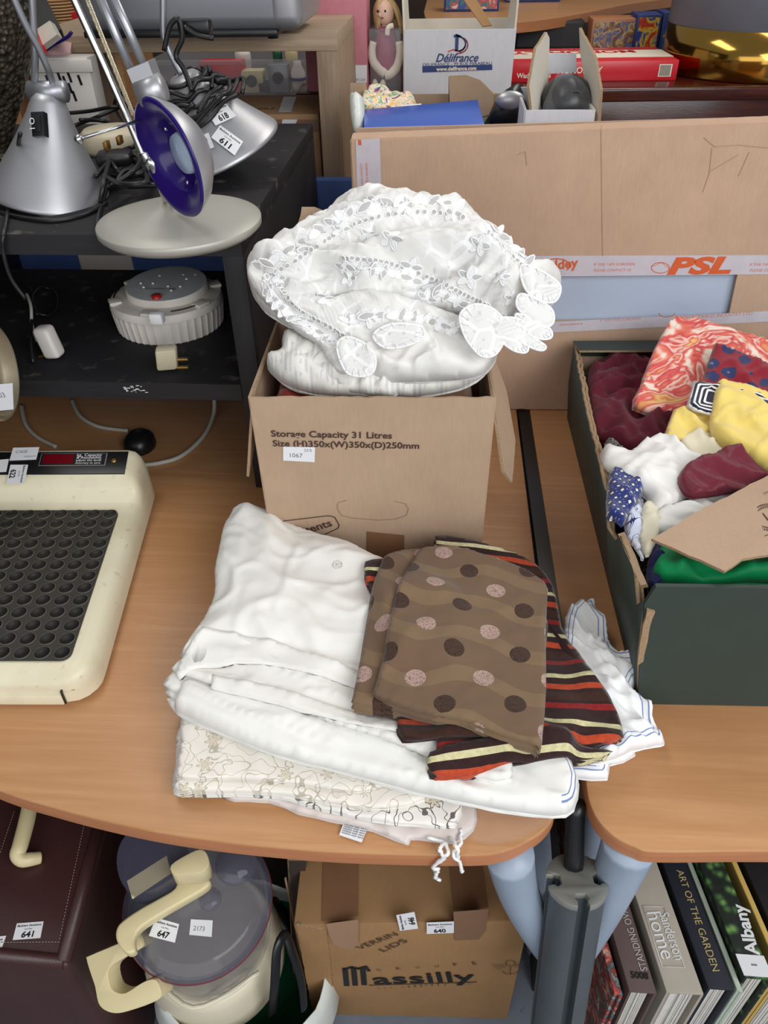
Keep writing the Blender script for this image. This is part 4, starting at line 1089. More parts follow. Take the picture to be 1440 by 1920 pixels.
b.pad(pz(T+.029), [(x+6, y-34) for x, y in fo[:5]]+[(560, 1475), (660, 1490), (720, 1480), (800, 1460), (700, 1390), (500, 1330)], .006, m='floral', wr=[(.002, 20, 10, 0, 'r')], step=.006, rnd=.003, base=.8, layers=1, sm=2, seed=4)
fs_ = b.build('floral_sheet', label='folded cream sheet printed with pale flowers beneath the white sheet', cat='sheet')
# white sheet: body, folds and hem bands
z1 = T+.034
low = [(380, 1250), (330, 1330), (352, 1352), (420, 1384), (520, 1424), (650, 1458), (780, 1494), (900, 1520), (1000, 1536), (1060, 1537), (1082, 1505), (1072, 1445), (1000, 1380), (900, 1300), (700, 1200), (500, 1180)]
b = MB('sheet_white'); WR = [(.005, 10, 26, .35, 'r'), (.002, 30, 40, 0, 'n')]
b.pad(pz(z1), [(330, 1305), (316, 1318), (330, 1342), (360, 1362), (430, 1390), (520, 1425), (640, 1450), (760, 1470), (900, 1440), (880, 1300), (700, 1200), (450, 1200)], .010, wr=WR, step=.006, rnd=.005, base=.7, layers=1, sm=2)
b.pad(pz(z1+.009), [(345, 1260), (322, 1285), (312, 1306), (345, 1326), (400, 1356), (480, 1388), (560, 1424), (650, 1446), (760, 1430), (880, 1300), (700, 1180), (450, 1190)], .010, wr=WR, step=.006, rnd=.005, base=.7, layers=1, sm=2, seed=2)
b.pad(pz(z1+.018), [(352, 1240), (324, 1268), (308, 1290), (345, 1312), (400, 1340), (470, 1366), (560, 1404), (650, 1424), (760, 1410), (880, 1300), (700, 1180), (450, 1190)], .010, wr=WR, step=.006, rnd=.005, base=.7, layers=1, sm=2, seed=3)
b.pad(pz(z1+.004), low, .028, m='sheet_hem', wr=[(.010, 5, 22, -.30, 'r'), (.004, 6, 40, -.35, 'k'), (.002, 30, 30, -.5, 'n')], step=.005, rnd=.016, base=.35, layers=3, sm=2, seed=5)
b.pad(pz(z1+.030), [(350, 1212), (330, 1250), (326, 1262), (400, 1290), (520, 1322), (640, 1372), (780, 1420), (880, 1460), (960, 1470), (940, 1380), (880, 1280), (700, 1180), (450, 1190)], .008, wr=[(.006, 7, 30, -.18, 'r'), (.004, 12, 50, -.3, 'k')], step=.005, rnd=.006, base=.6, layers=1, sm=2, seed=6, drape=[BVHTree.FromBMesh(b.bm)])
top = [(430, 974), (438, 960), (455, 957), (492, 962), (545, 986), (600, 1008), (655, 1024), (705, 1050), (760, 1080), (860, 1150), (900, 1250), (860, 1330), (760, 1330), (690, 1300), (600, 1262), (500, 1238), (420, 1226), (345, 1238), (352, 1212), (378, 1175), (402, 1120), (404, 1070), (412, 1030), (420, 990)]
def rise(x, y, d): return .012*min(1, d/.04)
def rise2(x, y, d): return rise(x, y, d)+.030*max(0, min(1, (y-.0)/.14))
nt_ = Vector((.0, -.04, 1)).normalized()
pt = Pl((-.2, .80, T+.066), (.02, -.09, 1))
b.pad(pt, top, .022, wr=[(.010, 6, 13, -.6, 'r'), (.006, 14, 10, .5, 'r'), (.004, 9, 9, 1.1, 'k'), (.003, 11, 16, -.3, 'k'), (.0015, 40, 50, 0, 'n')], step=.005, rnd=.03, base=.2, layers=4, sm=3, puff=rise, seed=7)
ws = b.build('white_sheet', label='bulky folded plain white sheet lying in front of the storage carton', cat='sheet')
hp = pz(T+.090)
b = MB('sheet_white')
b.pad(hp, [(382, 1180), (440, 1186), (520, 1200), (610, 1228), (700, 1262), (740, 1280), (740, 1302), (690, 1286), (600, 1258), (520, 1240), (440, 1232), (372, 1238), (330, 1252), (326, 1246), (346, 1208)], .004, wr=[(.001, 20, 40, 0, 'n')], step=.005, rnd=.002, base=.8, sm=1, drape=tr(ws), br=3)
b.build('hem_band', ws)
b = MB('sheet_white'); b.pad(pz(T+.075), [(400, 1268), (520, 1292), (640, 1328), (760, 1360), (768, 1386), (640, 1356), (520, 1318), (395, 1288)], .003, wr=[(.001, 20, 40, 0, 'n')], step=.005, rnd=.002, base=.8, sm=1, drape=tr(ws), br=2)
b.build('hem_band', ws)
MT['embroider'] = plain('embroider', (226, 222, 212), .6)
b = MB('embroider'); hh_ = TREES[ws.name].ray_cast(CAM, ray(633, 1060).normalized()); c_ = hh_[0]; n_ = hh_[1] if hh_[1].z > 0 else -hh_[1]
e1 = n_.orthogonal().normalized(); e2 = n_.cross(e1); b.tube([c_+(e1*math.cos(a)+e2*math.sin(a))*.0065+n_*.001 for a in [i*.5236 for i in range(13)]], .0011, seg=5); b.tube([c_-e1*.003+n_*.001, c_+e1*.003+n_*.001], .0012, seg=5); b.tube([c_-e2*.003+n_*.001, c_+e2*.003+n_*.001], .0012, seg=5); b.build('motif', ws)
# white blue-hemmed cotton on the right
b = MB('hem_white')
b.pad(Pl((.2, .7, T+.002), (0, 0, 1)), [(1000, 1380), (1040, 1460), (1075, 1464), (1138, 1466), (1142, 1440), (1190, 1420), (1150, 1330), (1050, 1300)], .014, wr=[(.006, 24, 24, 0, 'r')], step=.005, rnd=.008, base=.4, layers=2, sm=2)
b.pad(Pl((.2, .7, T+.014), (0, 0, 1)), [(1066, 1148), (1088, 1140), (1112, 1138), (1118, 1160), (1134, 1178), (1146, 1222), (1175, 1240), (1208, 1254), (1196, 1284), (1184, 1298), (1204, 1318), (1222, 1358), (1243, 1394), (1236, 1404), (1180, 1416), (1120, 1440), (1060, 1400), (1050, 1250), (1055, 1180)], .020, wr=[(.018, 40, 9, .9, 'r'), (.010, 50, 14, .5, 'r'), (.006, 30, 10, 1.2, 'k')], step=.004, rnd=.008, base=.35, layers=2, sm=2, seed=3)
wt = b.build('white_tablecloth', label='ruffled white tablecloth with thin blue hem lines, under the striped fabric', cat='tablecloth')
# dark striped fabric
st1 = [(800, 1412), (748, 1411), (738, 1380), (740, 1340), (720, 1200), (690, 1105), (683, 1085), (684, 1058), (722, 1052), (815, 1045), (814, 1010), (870, 1015), (940, 1035), (1000, 1060), (1035, 1105), (1050, 1180), (1072, 1225), (1084, 1270), (1112, 1320), (1135, 1365), (1148, 1412), (1110, 1424), (1060, 1430), (900, 1420)]
b = MB('stripe'); 
b.pad(Pl((0, .75, T+.064), (.16, -.09, 1)), [(700, 1110), (740, 1345), (800, 1350), (806, 1440), (832, 1458), (905, 1456), (980, 1442), (1052, 1436), (1108, 1422), (1140, 1405), (1120, 1330), (1040, 1200), (900, 1150)], .010, wr=[(.003, 8, 20, .1, 'r')], step=.005, rnd=.006, base=.6, layers=1, sm=2, uvr=.16, drape=tr(ws, wt), dmin=True)
b.pad(Pl((0, .75, T+.076), (.19, -.11, 1)), st1, .010, wr=[(.004, 8, 20, .4, 'r')], step=.005, rnd=.006, base=.6, layers=2, sm=2, uvr=.04, seed=2, drape=[BVHTree.FromBMesh(b.bm)]+tr(ws, wt), dmin=True)
b.pad(Pl((0, .60, T+.082), (.16, -.0, 1)), [(1022, 1392), (1060, 1396), (1105, 1405), (1148, 1412), (1110, 1426), (1050, 1436), (960, 1446), (900, 1458), (840, 1460), (806, 1450), (804, 1416), (900, 1405)], .006, wr=[(.003, 8, 20, .4, 'r')], step=.005, rnd=.004, base=.6, layers=1, sm=2, uvr=.22, seed=2, drape=[BVHTree.FromBMesh(b.bm)]+tr(ws, wt), dmin=True)
sf = b.build('striped_fabric', label='folded dark brown fabric with orange, red and cream stripes', cat='fabric')
b = MB('spot')
b.pad(pz(T+.095), [(728, 1052), (752, 1038), (800, 1040), (860, 1060), (1012, 1120), (1020, 1250), (1012, 1400), (990, 1400), (880, 1375), (800, 1350), (720, 1334), (664, 1326), (662, 1312), (676, 1240), (686, 1180), (706, 1100)], .010, wr=[(.003, 12, 20, .1, 'r')], step=.005, rnd=.006, base=.6, layers=2, sm=2, uvr=-.30, seed=1, drape=tr(ws, sf), dmin=True)
b.pad(pz(T+.108), [(782, 1046), (800, 1032), (850, 1029), (905, 1044), (960, 1062), (1020, 1096), (1025, 1130), (1022, 1200), (1023, 1300), (1014, 1402), (1005, 1404), (940, 1385), (880, 1362), (780, 1340), (705, 1312), (703, 1296), (722, 1230), (730, 1190), (752, 1110)], .009, wr=[(.003, 12, 20, .6, 'r'), (.0015, 50, 50, 0, 'n')], step=.0045, rnd=.005, base=.6, layers=2, sm=2, uvr=-.14, seed=1, drape=[BVHTree.FromBMesh(b.bm)], dmin=True)
b.build('spotted_curtain', label='folded taupe brown curtain with woven dark and pinkish spots, topmost of pile', cat='curtain')

# ------------------------------------------------------------------ green box of scarves
gl0 = P(1192, 1318, z=T); gl1 = P(1060, 765, z=T)
gx = Vector((gl0.x+.002, .696, T)); gh = .195
gy = (Vector((.272, 1.452, T))-gx); gd = gy.length; gy.normalize(); gxx = Vector((gy.y, -gy.x, 0))
def G(u, v, z): return gx+gxx*u+gy*v+Vector((0, 0, z))
GW = .56
t = thing('green_box', 'long dark green cardboard tray full of silk scarves', 'box', G(GW/2, gd/2, 0))
b = MB('green_card', 'card', 'card_edge')
th = .006; gh = .222; random.seed(12)
b.slab([(.289, .697, T), (.84, .715, T), (.84, .715, T+gh), (.270, .697, T+gh), (.262, .697, T+gh-.03)], th, 'green_card', m2='green_card')
b.slab([(.84, .715, T), (.84, 1.47, T), (.84, 1.47, T+gh-.03), (.84, .715, T+gh)], th, 'green_card'); b.slab([(.281, 1.452, T), (.84, 1.47, T), (.84, 1.47, T+.175), (.272, 1.452, T+.172)], th, 'green_card')
b.slab([(.29, .70, T+.004), (.84, .715, T+.004), (.84, 1.465, T+.004), (.285, 1.447, T+.004)], .004, 'green_card')
b.slab([(.285, 1.444, T+.02), (.83, 1.46, T+.02), (.83, 1.46, T+.150), (.285, 1.444, T+.150)], .004, 'card')
rim = [(.700, .195, .262), (.712, .172, .260), (.735, .205, .255), (.80, .214, .247), (.82, .190, .247), (.85, .186, .242), (.90, .208, .245), (.97, .210, .245), (1.05, .206, .247), (1.13, .200, .250), (1.23, .194, .256), (1.33, .186, .262), (1.452, .172, .272)]
rs = []
for i in range(len(rim)-1):
    k = max(1, int((rim[i+1][0]-rim[i][0])/.012))
    for j in range(k): f_ = j/k; q_ = [rim[i][m_]+(rim[i+1][m_]-rim[i][m_])*f_ for m_ in range(3)]; rs.append((q_[0], q_[1]+random.uniform(-.0022, .0022), q_[2]+random.uniform(-.001, .001)))
rs.append(rim[-1])
def bx_(y): return .289-(y-.7)*.0106
for off_, mm, top_ in ((0, 'green_card', 0), (.0065, 'card', -.006)):
    rows = []
    for (y, h, x) in rs:
        h += top_; mid = (bx_(y)+x)/2-.004; rows.append([[b.bm.verts.new((xx+o2+off_, y, T+zz)) for xx, zz in ((bx_(y), .0), (mid, h*.5), (x, h))] for o2 in (0, .0055)])
    for r0_, r1_ in zip(rows, rows[1:]):
        for k in range(2):
            b.face([r0_[0][k], r1_[0][k], r1_[0][k+1], r0_[0][k+1]], b.mi(mm)); b.face([r0_[1][k+1], r1_[1][k+1], r1_[1][k], r0_[1][k]], b.mi('card'))
        b.face([r0_[0][2], r1_[0][2], r1_[1][2], r0_[1][2]], b.mi('card_edge'))
    b.face([rows[0][0][0], rows[0][0][1], rows[0][0][2], rows[0][1][2], rows[0][1][1], rows[0][1][0]], b.mi('card_edge'))
b.build('body', t)
b = MB('green_card', 'card_edge'); b.slab([(.270, 1.456, T+.176), (.84, 1.474, T+.18), (.84, 1.425, T+.182), (.276, 1.405, T+.180)], .004, 'green_card', m2='card_edge'); b.build('rear_lip', t)
b = MB('card', 'card_edge'); b.slab([P(1160, 1004, z=T+.205), P(1172, 1000, z=T+.205), P(1196, 1060, z=T+.21), P(1214, 1098, z=T+.215), P(1203, 1100, z=T+.205), P(1186, 1062, z=T+.205)], .006, 'card', jit=.0008, m2='card_edge'); b.build('torn_layer', t)
b = MB('card_edge'); b.slab([P(1213, 1142, Y=.692), P(1228, 1146, Y=.692), P(1222, 1160, Y=.692), P(1206, 1238, Y=.692), P(1195, 1246, Y=.692), P(1200, 1200, Y=.692)], .004, 'card_edge', jit=.0008); b.build('torn_corner', t)
# scarves
def m_swirl():
    M = cloth('swirl', (220, 120, 110), rough=.55); f = M.noise(9, M.uvk, 2, dist=3.2)
    M.col(M.ramp(f, [(.0, (236, 214, 196)), (.36, (240, 222, 208)), (.43, (226, 120, 100)), (.5, (206, 66, 72)), (.56, (240, 206, 190)), (.62, (214, 84, 76)), (.7, (236, 196, 120)), (.8, (214, 70, 70))])); return M.m
MT['swirl'] = m_swirl()
def m_pais():
    M = cloth('paisley', (130, 30, 44), rough=.55); d = M.voro(34, M.uvk, rnd=.5); n = M.noise(80, M.uvk)
    k = (d+(n-.5)*.25); a = M.mix(k.lt(.44), (136, 26, 42), (38, 46, 92)); M.col(M.mix(k.lt(.13), a, (96, 110, 150))); return M.m
MT['paisley'] = m_pais()
def m_navyst():
    M = cloth('navy_stripe', (30, 34, 66), rough=.55); e = M.attr('edge'); k = (e/.0075).fr().lt(.45)*e.lt(.030); M.col(M.mix(k, (28, 30, 56), (236, 236, 236))); return M.m
MT['navy_stripe'] = m_navyst()
def m_navysp():
    M = cloth('navy_spot', (34, 46, 108), rough=.5); u, v, _ = M.xyz(M.uvk)
    a = ((u/.0115).fr()-.5).ab(); c_ = (u/.0115).fl(); bb = ((v/.0115+c_*.5).fr()-.5).ab(); k = a.lt(.15)*bb.lt(.15)
    k2 = ((u/.0115+.5).fr()-.5).ab().lt(.12)*((v/.0115+c_*.5+.25).fr()-.5).ab().lt(.05)
    M.col(M.mix(k2, M.mix(k, (34, 46, 112), (226, 222, 190)), (150, 170, 220))); return M.m
MT['navy_spot'] = m_navysp()
MT['tweed'] = (lambda M: (M.col(M.mix(M.voro(420, M.uvk).lt(.35), (34, 30, 34), (170, 166, 150))), M.m)[1])(cloth('tweed', (50, 48, 48)))
SCF = []
def scarf(name, label, m, out, z, th=.02, wr=None, n=(0, 0, 1), step=.006, rnd=.02, seed=0., layers=2, uvr=0., sm=3, at=None, cat='scarf', base=.3):
    cx = sum(p[0] for p in out)/len(out); cy = sum(p[1] for p in out)/len(out); q = P(cx, cy, z=T+z+.022)
    wr = list(wr or [(.010, 12, 22, .6, 'r'), (.004, 40, 40, 0, 'n')])+[(.004, 7, 22, .9+seed, 'k'), (.003, 10, 14, -.4+seed, 'k'), (.003, 26, 12, .2, 'r')]
    b = MB(m); b.pad(Pl(q, n), out, th*.7, wr=wr, step=min(step, .005), rnd=rnd*.5, base=base, layers=layers, seed=seed, uvr=uvr, sm=sm)
    return b.build(name, label=label, cat=cat, group='silk scarves in the green box' if cat == 'scarf' else None)
b = MB('tweed'); b.pad(Pl(G(0, 0, .115), (0, 0, 1)), [(.30, .72, 0), (.82, .73, 0), (.82, 1.44, 0), (.295, 1.43, 0)], .02, sm=1, wr=[(.012, 12, 12, 0, 'n')], world=True, step=.016); b.build('tweed_scarf', label='dark grey tweed scarf lining the green tray beneath the others', cat='scarf', group='silk scarves in the green box')
scarf('maroon_scarf', 'maroon wool scarf crumpled in the rear left corner of the green box', 'maroon', [(1104, 700), (1150, 680), (1250, 668), (1330, 700), (1330, 800), (1262, 838), (1228, 862), (1190, 868), (1150, 845), (1112, 822), (1102, 770)], .122, .035, wr=[(.016, 14, 22, .9, 'r'), (.01, 30, 20, 0, 'r')], rnd=.04)
scarf('tweed_scarf', 'small black and white tweed scarf wedged beside the tray left wall', 'tweed', [(1132, 836), (1152, 830), (1172, 850), (1178, 880), (1140, 872)], .155, .012)
scarf('swirl_scarf', 'red and white marbled silk scarf standing highest in the green box', 'swirl', [(1262, 603), (1300, 604), (1345, 612), (1440, 642), (1500, 660), (1500, 760), (1400, 760), (1330, 740), (1300, 765), (1255, 786), (1184, 770), (1198, 730), (1216, 680), (1240, 630)], .185, .02, n=(-.05, -.35, .93), wr=[(.006, 12, 12, .6, 'n')], rnd=.012, sm=2)
scarf('paisley_scarf', 'dark red silk scarf with navy paisley, lying on the marbled scarf', 'paisley', [(1340, 646), (1395, 665), (1500, 705), (1500, 765), (1400, 752), (1310, 740), (1322, 695)], .208, .010, n=(-.05, -.3, .94), wr=[(.004, 12, 12, .6, 'n')], rnd=.008, sm=1)
scarf('striped_scarf', 'navy scarf with white border stripes between paisley and yellow scarves', 'navy_stripe', [(1300, 716), (1330, 719), (1400, 730), (1500, 748), (1500, 810), (1400, 800), (1300, 772), (1287, 763)], .204, .008, n=(-.0, -.25, .95), wr=[(.003, 12, 12, .6, 'n')], rnd=.006, sm=1)
scarf('cream_scarf', 'cream scarf peeking out below the yellow scarf and above the satin', 'silk_cream', [(1266, 836), (1310, 822), (1370, 830), (1400, 870), (1330, 880), (1290, 862)], .165, .025)
scarf('yellow_scarf', 'bright plain yellow silk scarf at the right of the green box', 'yellow', [(1340, 727), (1372, 727), (1440, 748), (1520, 780), (1520, 910), (1430, 890), (1385, 862), (1345, 835), (1330, 815), (1330, 780)], .190, .03, wr=[(.010, 8, 20, -.5, 'r'), (.003, 40, 30, 0, 'n')], n=(0, -.15, 1), rnd=.03)
scarf('yellow_scarf', 'thin folded corner of pale yellow scarf over maroon wool', 'yellow', [(1262, 770), (1300, 764), (1345, 735), (1350, 812), (1290, 828), (1238, 835)], .184, .010, n=(0, -.15, 1), sm=1, rnd=.008, wr=[(.006, 30, 12, .4, 'r')])
scarf('blue_floral_scarf', 'pale blue floral scarf squeezed beside navy spotted scarf', 'floral_blue', [(1196, 932), (1208, 945), (1205, 985), (1200, 1020), (1206, 1055), (1188, 1030), (1168, 985)], .172, .018)
scarf('ivory_scarf', 'ivory scarf between the blue floral scarf and the cardboard flap', 'silk_cream', [(1212, 942), (1240, 950), (1240, 1000), (1216, 1048), (1200, 1030), (1197, 975)], .172, .022)
scarf('white_scarf', 'glossy white silk scarf spilling across the middle of the box', 'silk_white', [(1122, 862), (1135, 854), (1175, 856), (1205, 842), (1232, 834), (1290, 855), (1340, 880), (1345, 925), (1290, 945), (1262, 962), (1226, 968), (1210, 940), (1170, 915), (1128, 884)], .176, .03, wr=[(.016, 12, 26, -.6, 'r'), (.003, 30, 30, 0, 'n')], rnd=.03, seed=3)
scarf('white_scarf', 'white scarf edge tucked under the cardboard flap', 'silk_white', [(1226, 968), (1270, 955), (1345, 925), (1400, 940), (1300, 1010), (1230, 1000)], .178, .02, wr=[(.008, 12, 26, -.6, 'r')], seed=5)
scarf('maroon_satin_scarf', 'shiny maroon satin scarf lying on the white silk scarf', 'maroon_satin', [(1268, 902), (1285, 880), (1320, 864), (1376, 843), (1405, 865), (1440, 890), (1440, 915), (1360, 930), (1300, 938), (1278, 925)], .198, .022, wr=[(.012, 14, 20, -.5, 'r')], rnd=.03, seed=1)
scarf('navy_spotted_scarf', 'navy silk scarf with small cream squares at tray left edge', 'navy_spot', [(1140, 896), (1158, 890), (1190, 896), (1204, 915), (1200, 942), (1180, 965), (1166, 992), (1150, 980), (1136, 972)], .182, .022, rnd=.016, wr=[(.006, 14, 20, -.5, 'r')], uvr=.3)
scarf('navy_scarf', 'plain navy scarf in the front left corner of the green box', 'navy', [(1222, 1018), (1250, 1030), (1245, 1092), (1212, 1096)], .165, .02)
scarf('green_scarf', 'bright green satin scarf at the front of the green box', 'green_satin', [(1226, 1052), (1250, 1034), (1330, 1040), (1440, 1030), (1540, 1040), (1540, 1100), (1400, 1102), (1235, 1100)], .160, .035, wr=[(.016, 10, 24, .5, 'r'), (.006, 30, 30, 0, 'r')], rnd=.03)
# loose carton flap with printed mark
zf = T+.246
q = [P(x, y, z=zf+dz) for x, y, dz in ((1221, 1012, -.018), (1300, 965, 0), (1440, 893, 0), (1520, 850, 0), (1520, 1060, 0), (1440, 1042, -.004), (1392, 1050, -.006), (1358, 1073, -.010), (1330, 1060, -.010))]
b = MB('card', 'card_edge'); b.slab(q, .004, 'card', jit=.0012, m2='card_edge')
plf = P3(q[2]+Vector((0, 0, .0028)), q[5]+Vector((0, 0, .0028)), q[0]+Vector((0, 0, .003)))
for l in ([(1387, 948), (1366, 957), (1383, 968)], [(1432, 928), (1440, 924)], [(1414, 994), (1432, 1008), (1440, 1005)]): b.line(plf, l, .0011, 'brown_ink', off=.0022)
b.line(plf, circ(1442, 972, 34, 25, 40), .0012, 'brown_ink', off=.0022); b.line(plf, circ(1442, 972, 26, 19, 40), .0009, 'brown_ink', off=.0022)
for i in range(44):
    a = i/44*6.283; b.line(plf, [(1442+26*math.cos(a), 972+19*math.sin(a)), (1442+32*math.cos(a), 972+24*math.sin(a))], .0008, 'brown_ink', off=.0022)
b.line(plf, [(1430, 965), (1440, 978), (1450, 962)], .0016, 'brown_ink', off=.0022)
b.build('cardboard_flap', label='loose brown cardboard flap with round printed mark over the scarves', cat='cardboard')
# ------------------------------------------------------------------ under the tables
# carton with wine lids
my = .535
mL = P(592, 1905, z=0); mR = P(985, 1900, z=0); m0 = Vector((-.192, my, 0)); mx_ = Vector((.345, .014, 0)); mxn = mx_.normalized(); myn = Vector((-mxn.y, mxn.x, 0)); mh = .385
def Mc(u, v, z): return m0+mxn*u+myn*v+Vector((0, 0, z))
mw_ = .355
t = thing('taped_carton', 'brown carton under the left table, taped shut and marked Verrin Lids', 'box', Mc(mw_/2, .14, 0))
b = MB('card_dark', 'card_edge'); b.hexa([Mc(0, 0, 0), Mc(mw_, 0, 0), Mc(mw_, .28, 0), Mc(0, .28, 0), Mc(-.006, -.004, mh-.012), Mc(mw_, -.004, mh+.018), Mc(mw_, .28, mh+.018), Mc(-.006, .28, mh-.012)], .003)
fo_ = P3(Mc(0, -.0006, 0), Mc(mw_, -.0006, 0), Mc(0, -.0046, mh-.012))
b.slab([fo_.hit(556, 1733), fo_.hit(612, 1742), fo_.hit(618, 1790), fo_.hit(630, 1918), fo_.hit(590, 1918)], .004, 'card_dark', jit=.0008, m2='card_edge')
b.build('body', t)
ft = P3(Mc(-.006, -.004, mh-.011), Mc(mw_, -.004, mh+.019), Mc(-.006, .28, mh-.011))
for pl_, q_, m_, o_2 in ((ft, [(604, 1728), (672, 1718), (672, 1618), (606, 1618)], 'tape_brown', .0012), (ft, [(850, 1706), (916, 1702), (904, 1622), (842, 1620)], 'tape_brown', .0012),
    (fo_, [(612, 1728), (672, 1720), (672, 1765), (660, 1776), (640, 1774), (625, 1766), (618, 1750)], 'tape_pale', .0032), (fo_, [(850, 1708), (916, 1703), (910, 1745), (898, 1760), (852, 1762)], 'tape_brown', .0012)):
    b = MB(m_); b.area(pl_, q_, m_, o_2); b.build('tape', t)
b = MB('ink', 'brown_ink')
kw = dict(off=.0012)
b.tp('VERRIN', fo_, 676, 1780, 748, 1752, 'brown_ink', hs=.75, **kw); b.tp('LIDS', fo_, 720, 1784, 766, 1764, 'brown_ink', hs=.6, **kw)
for ch_, x_ in zip('GROUPE', (708, 745, 781, 817, 852, 888)): b.tp(ch_, fo_, x_, 1820-(x_-708)*.066, x_+7, 1819-(x_-708)*.066, 'brown_ink', **kw)
for x0_ in (647, 663, 680): b.line(fo_, [(x0_, 1816-(x0_-647)*.05), (x0_+3, 1847-(x0_-647)*.05)], .0095, 'ink')
b.line(fo_, [(645, 1817), (660, 1813), (672, 1816), (686, 1812), (692, 1820)], .006, 'ink')
b.tp('assilly', fo_, 702, 1845, 892, 1839, 'ink', hs=.8, bold=.012, **kw); b.line(fo_, [(692, 1847), (893, 1841)], .0022, 'ink')
for i_, ch_ in enumerate('www.massilly.com'): b.tp(ch_, fo_, 708+i_*11.3, 1853-i_*.55, 708+i_*11.3+(5 if ch_ not in '.il' else 1.5), 1853-i_*.55, 'brown_ink', **kw)
b.line(fo_, circ(957, 1805, 9, 5), .0012, 'brown_ink', off=.0012); b.line(fo_, [(957, 1811), (957, 1826)], .0012, 'brown_ink', off=.0012); b.line(fo_, [(941, 1819), (948, 1825), (966, 1825), (974, 1817)], .0012, 'brown_ink', off=.0012)
for s_ in (0, 1, 2): b.line(fo_, [(948, 1809+s_*2), (922+s_*4, 1808+s_*4)], .001, 'brown_ink', off=.0012); b.line(fo_, [(966, 1809+s_*2), (990-s_*4, 1799+s_*4)], .001, 'brown_ink', off=.0012)
b.line(fo_, [(985, 1888), (977, 1891), (977, 1896), (985, 1897)], .0012, 'brown_ink', off=.0012)
b.build('printing', t)
sticker(t, Pl(fo_.o+fo_.n*.002, fo_.n), [(800, 1729), (851, 1727), (851, 1748), (800, 1750)], '640')
sticker(t, Pl(fo_.o+fo_.n*.002, fo_.n), [(750, 1744), (743, 1715), (777, 1709), (784, 1740)], '646')
# a second carton's open edge to its left
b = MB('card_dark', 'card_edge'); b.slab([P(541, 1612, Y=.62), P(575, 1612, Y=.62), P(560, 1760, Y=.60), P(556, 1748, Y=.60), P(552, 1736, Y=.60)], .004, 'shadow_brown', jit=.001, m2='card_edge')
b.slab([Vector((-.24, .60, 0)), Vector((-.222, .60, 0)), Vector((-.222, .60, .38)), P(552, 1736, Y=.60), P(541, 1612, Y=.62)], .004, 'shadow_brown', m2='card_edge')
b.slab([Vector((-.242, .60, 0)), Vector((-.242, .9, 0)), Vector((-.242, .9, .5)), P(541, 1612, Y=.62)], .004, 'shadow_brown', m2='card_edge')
b.build('open_carton', label='open dark carton edge squeezed between food processor and taped carton', cat='box')

# suitcase
sz = .45; sy0 = P(115, 1772, z=sz).y
t = thing('suitcase', 'dark brown leather suitcase with cream handle under the left table', 'suitcase', (-.62, .53, 0))
a0 = P(112, 1768, z=sz); a1 = P(178, 1530, z=sz); rt = (a1-a0).normalized(); lf = Vector((-1, .03, 0)).normalized()
b = MB('leather'); o_ = a0-rt*.03-lf*.022; b.hexa([o_+lf*.46+Vector((.0, 0, -.45)), o_+Vector((.02, -.02, -.45)), o_+rt*.3+Vector((.02, 0, -.45)), o_+rt*.3+lf*.46+Vector((0, 0, -.45)), o_+lf*.46, o_, o_+rt*.3, o_+rt*.3+lf*.46], .014, seg=4)
b.build('body', t)
b = MB('leather'); 
q0 = a0-lf*.008; b.tube([o_+Vector((-.012, .006, -.003)), o_+rt*.3+Vector((-.012, 0, -.003))], .010, seg=10); b.tube([o_+Vector((-.01, .008, -.004)), o_+lf*.46+Vector((0, .008, -.004))], .010, seg=10); b.build('rolled_edge', t)
b = MB('stitch')
def stc(p, q):
    n = int((q-p).length/.0045); 
    for i in range(n):
        a = p.lerp(q, i/n); c = p.lerp(q, (i+.6)/n); b.tube([a+Vector((0, 0, .001)), c+Vector((0, 0, .001))], .0006, seg=4)
z_ = Vector((0, 0, .0005)); stc(P(112, 1762, z=sz)+z_, P(163, 1525, z=sz)+z_); stc(P(112, 1767, z=sz)+z_, P(-30, 1768, z=sz)+z_); stc(P(-6, 1620, z=sz)+z_, P(28, 1520, z=sz)+z_)
b.build('stitching', t)
b = MB('cream_plastic')
b.tube([P(58, 1500, z=sz+.028), P(50, 1540, z=sz+.028), P(38, 1585, z=sz+.026), P(33, 1602, z=sz+.022), P(42, 1612, z=sz+.016), P(58, 1611, z=sz+.012), P(76, 1608, z=sz+.006)], [.012, .0125, .012, .0115, .011, .0105, .009], seg=14, sm=5); b.build('handle', t)
ps_c = Pl((0, 0, sz), (0, 0, 1))
sticker(t, ps_c, [(32, 1732), (82, 1728), (76, 1759), (24, 1763)], '641'); sticker(t, ps_c, [(-52, 1762), (12, 1755), (-1, 1790), (-58, 1798)], '642')

# food processor
hz = P(372, 1690, z=.49); fc = Vector((hz.x, hz.y, .49))
axp = Vector((.10, -.16, 1)).normalized()
t = thing('food_processor', 'cream food processor with smoky clear bowl and lid, cream handle', 'food processor', (fc.x+.0, fc.y+.02, .10))
def F_(h, p=(0, 0)): return fc+axp*h
rl = .104
b = MB('cream_soft'); pr = [(0, -.33), (.10, -.33), (.116, -.31), (.114, -.25), (.104, -.205), (.098, -.185), (.094, -.183), (0, -.183)]
b.lathe(pr, fc, axp, seg=56); b.tube([fc+axp*-.178+Vector((-.09, -.05, 0)), fc+axp*-.178+Vector((0, -.105, 0)), fc+axp*-.178+Vector((.09, -.05, 0))], .004, sm=6); b.build('base', t)
b = MB('clear_bowl'); b.lathe([(0, -.178), (.088, -.178), (.092, -.172), (.0935, -.13), (.096, -.01), (.100, -.006), (.0975, -.004), (.0935, -.01), (.091, -.13), (.0895, -.168), (0, -.170)], fc, axp, seg=64)
for hh in (-.036, -.15): b.lathe([(.0955, hh), (.0972, hh+.002), (.0955, hh+.004)], fc, axp, seg=64)
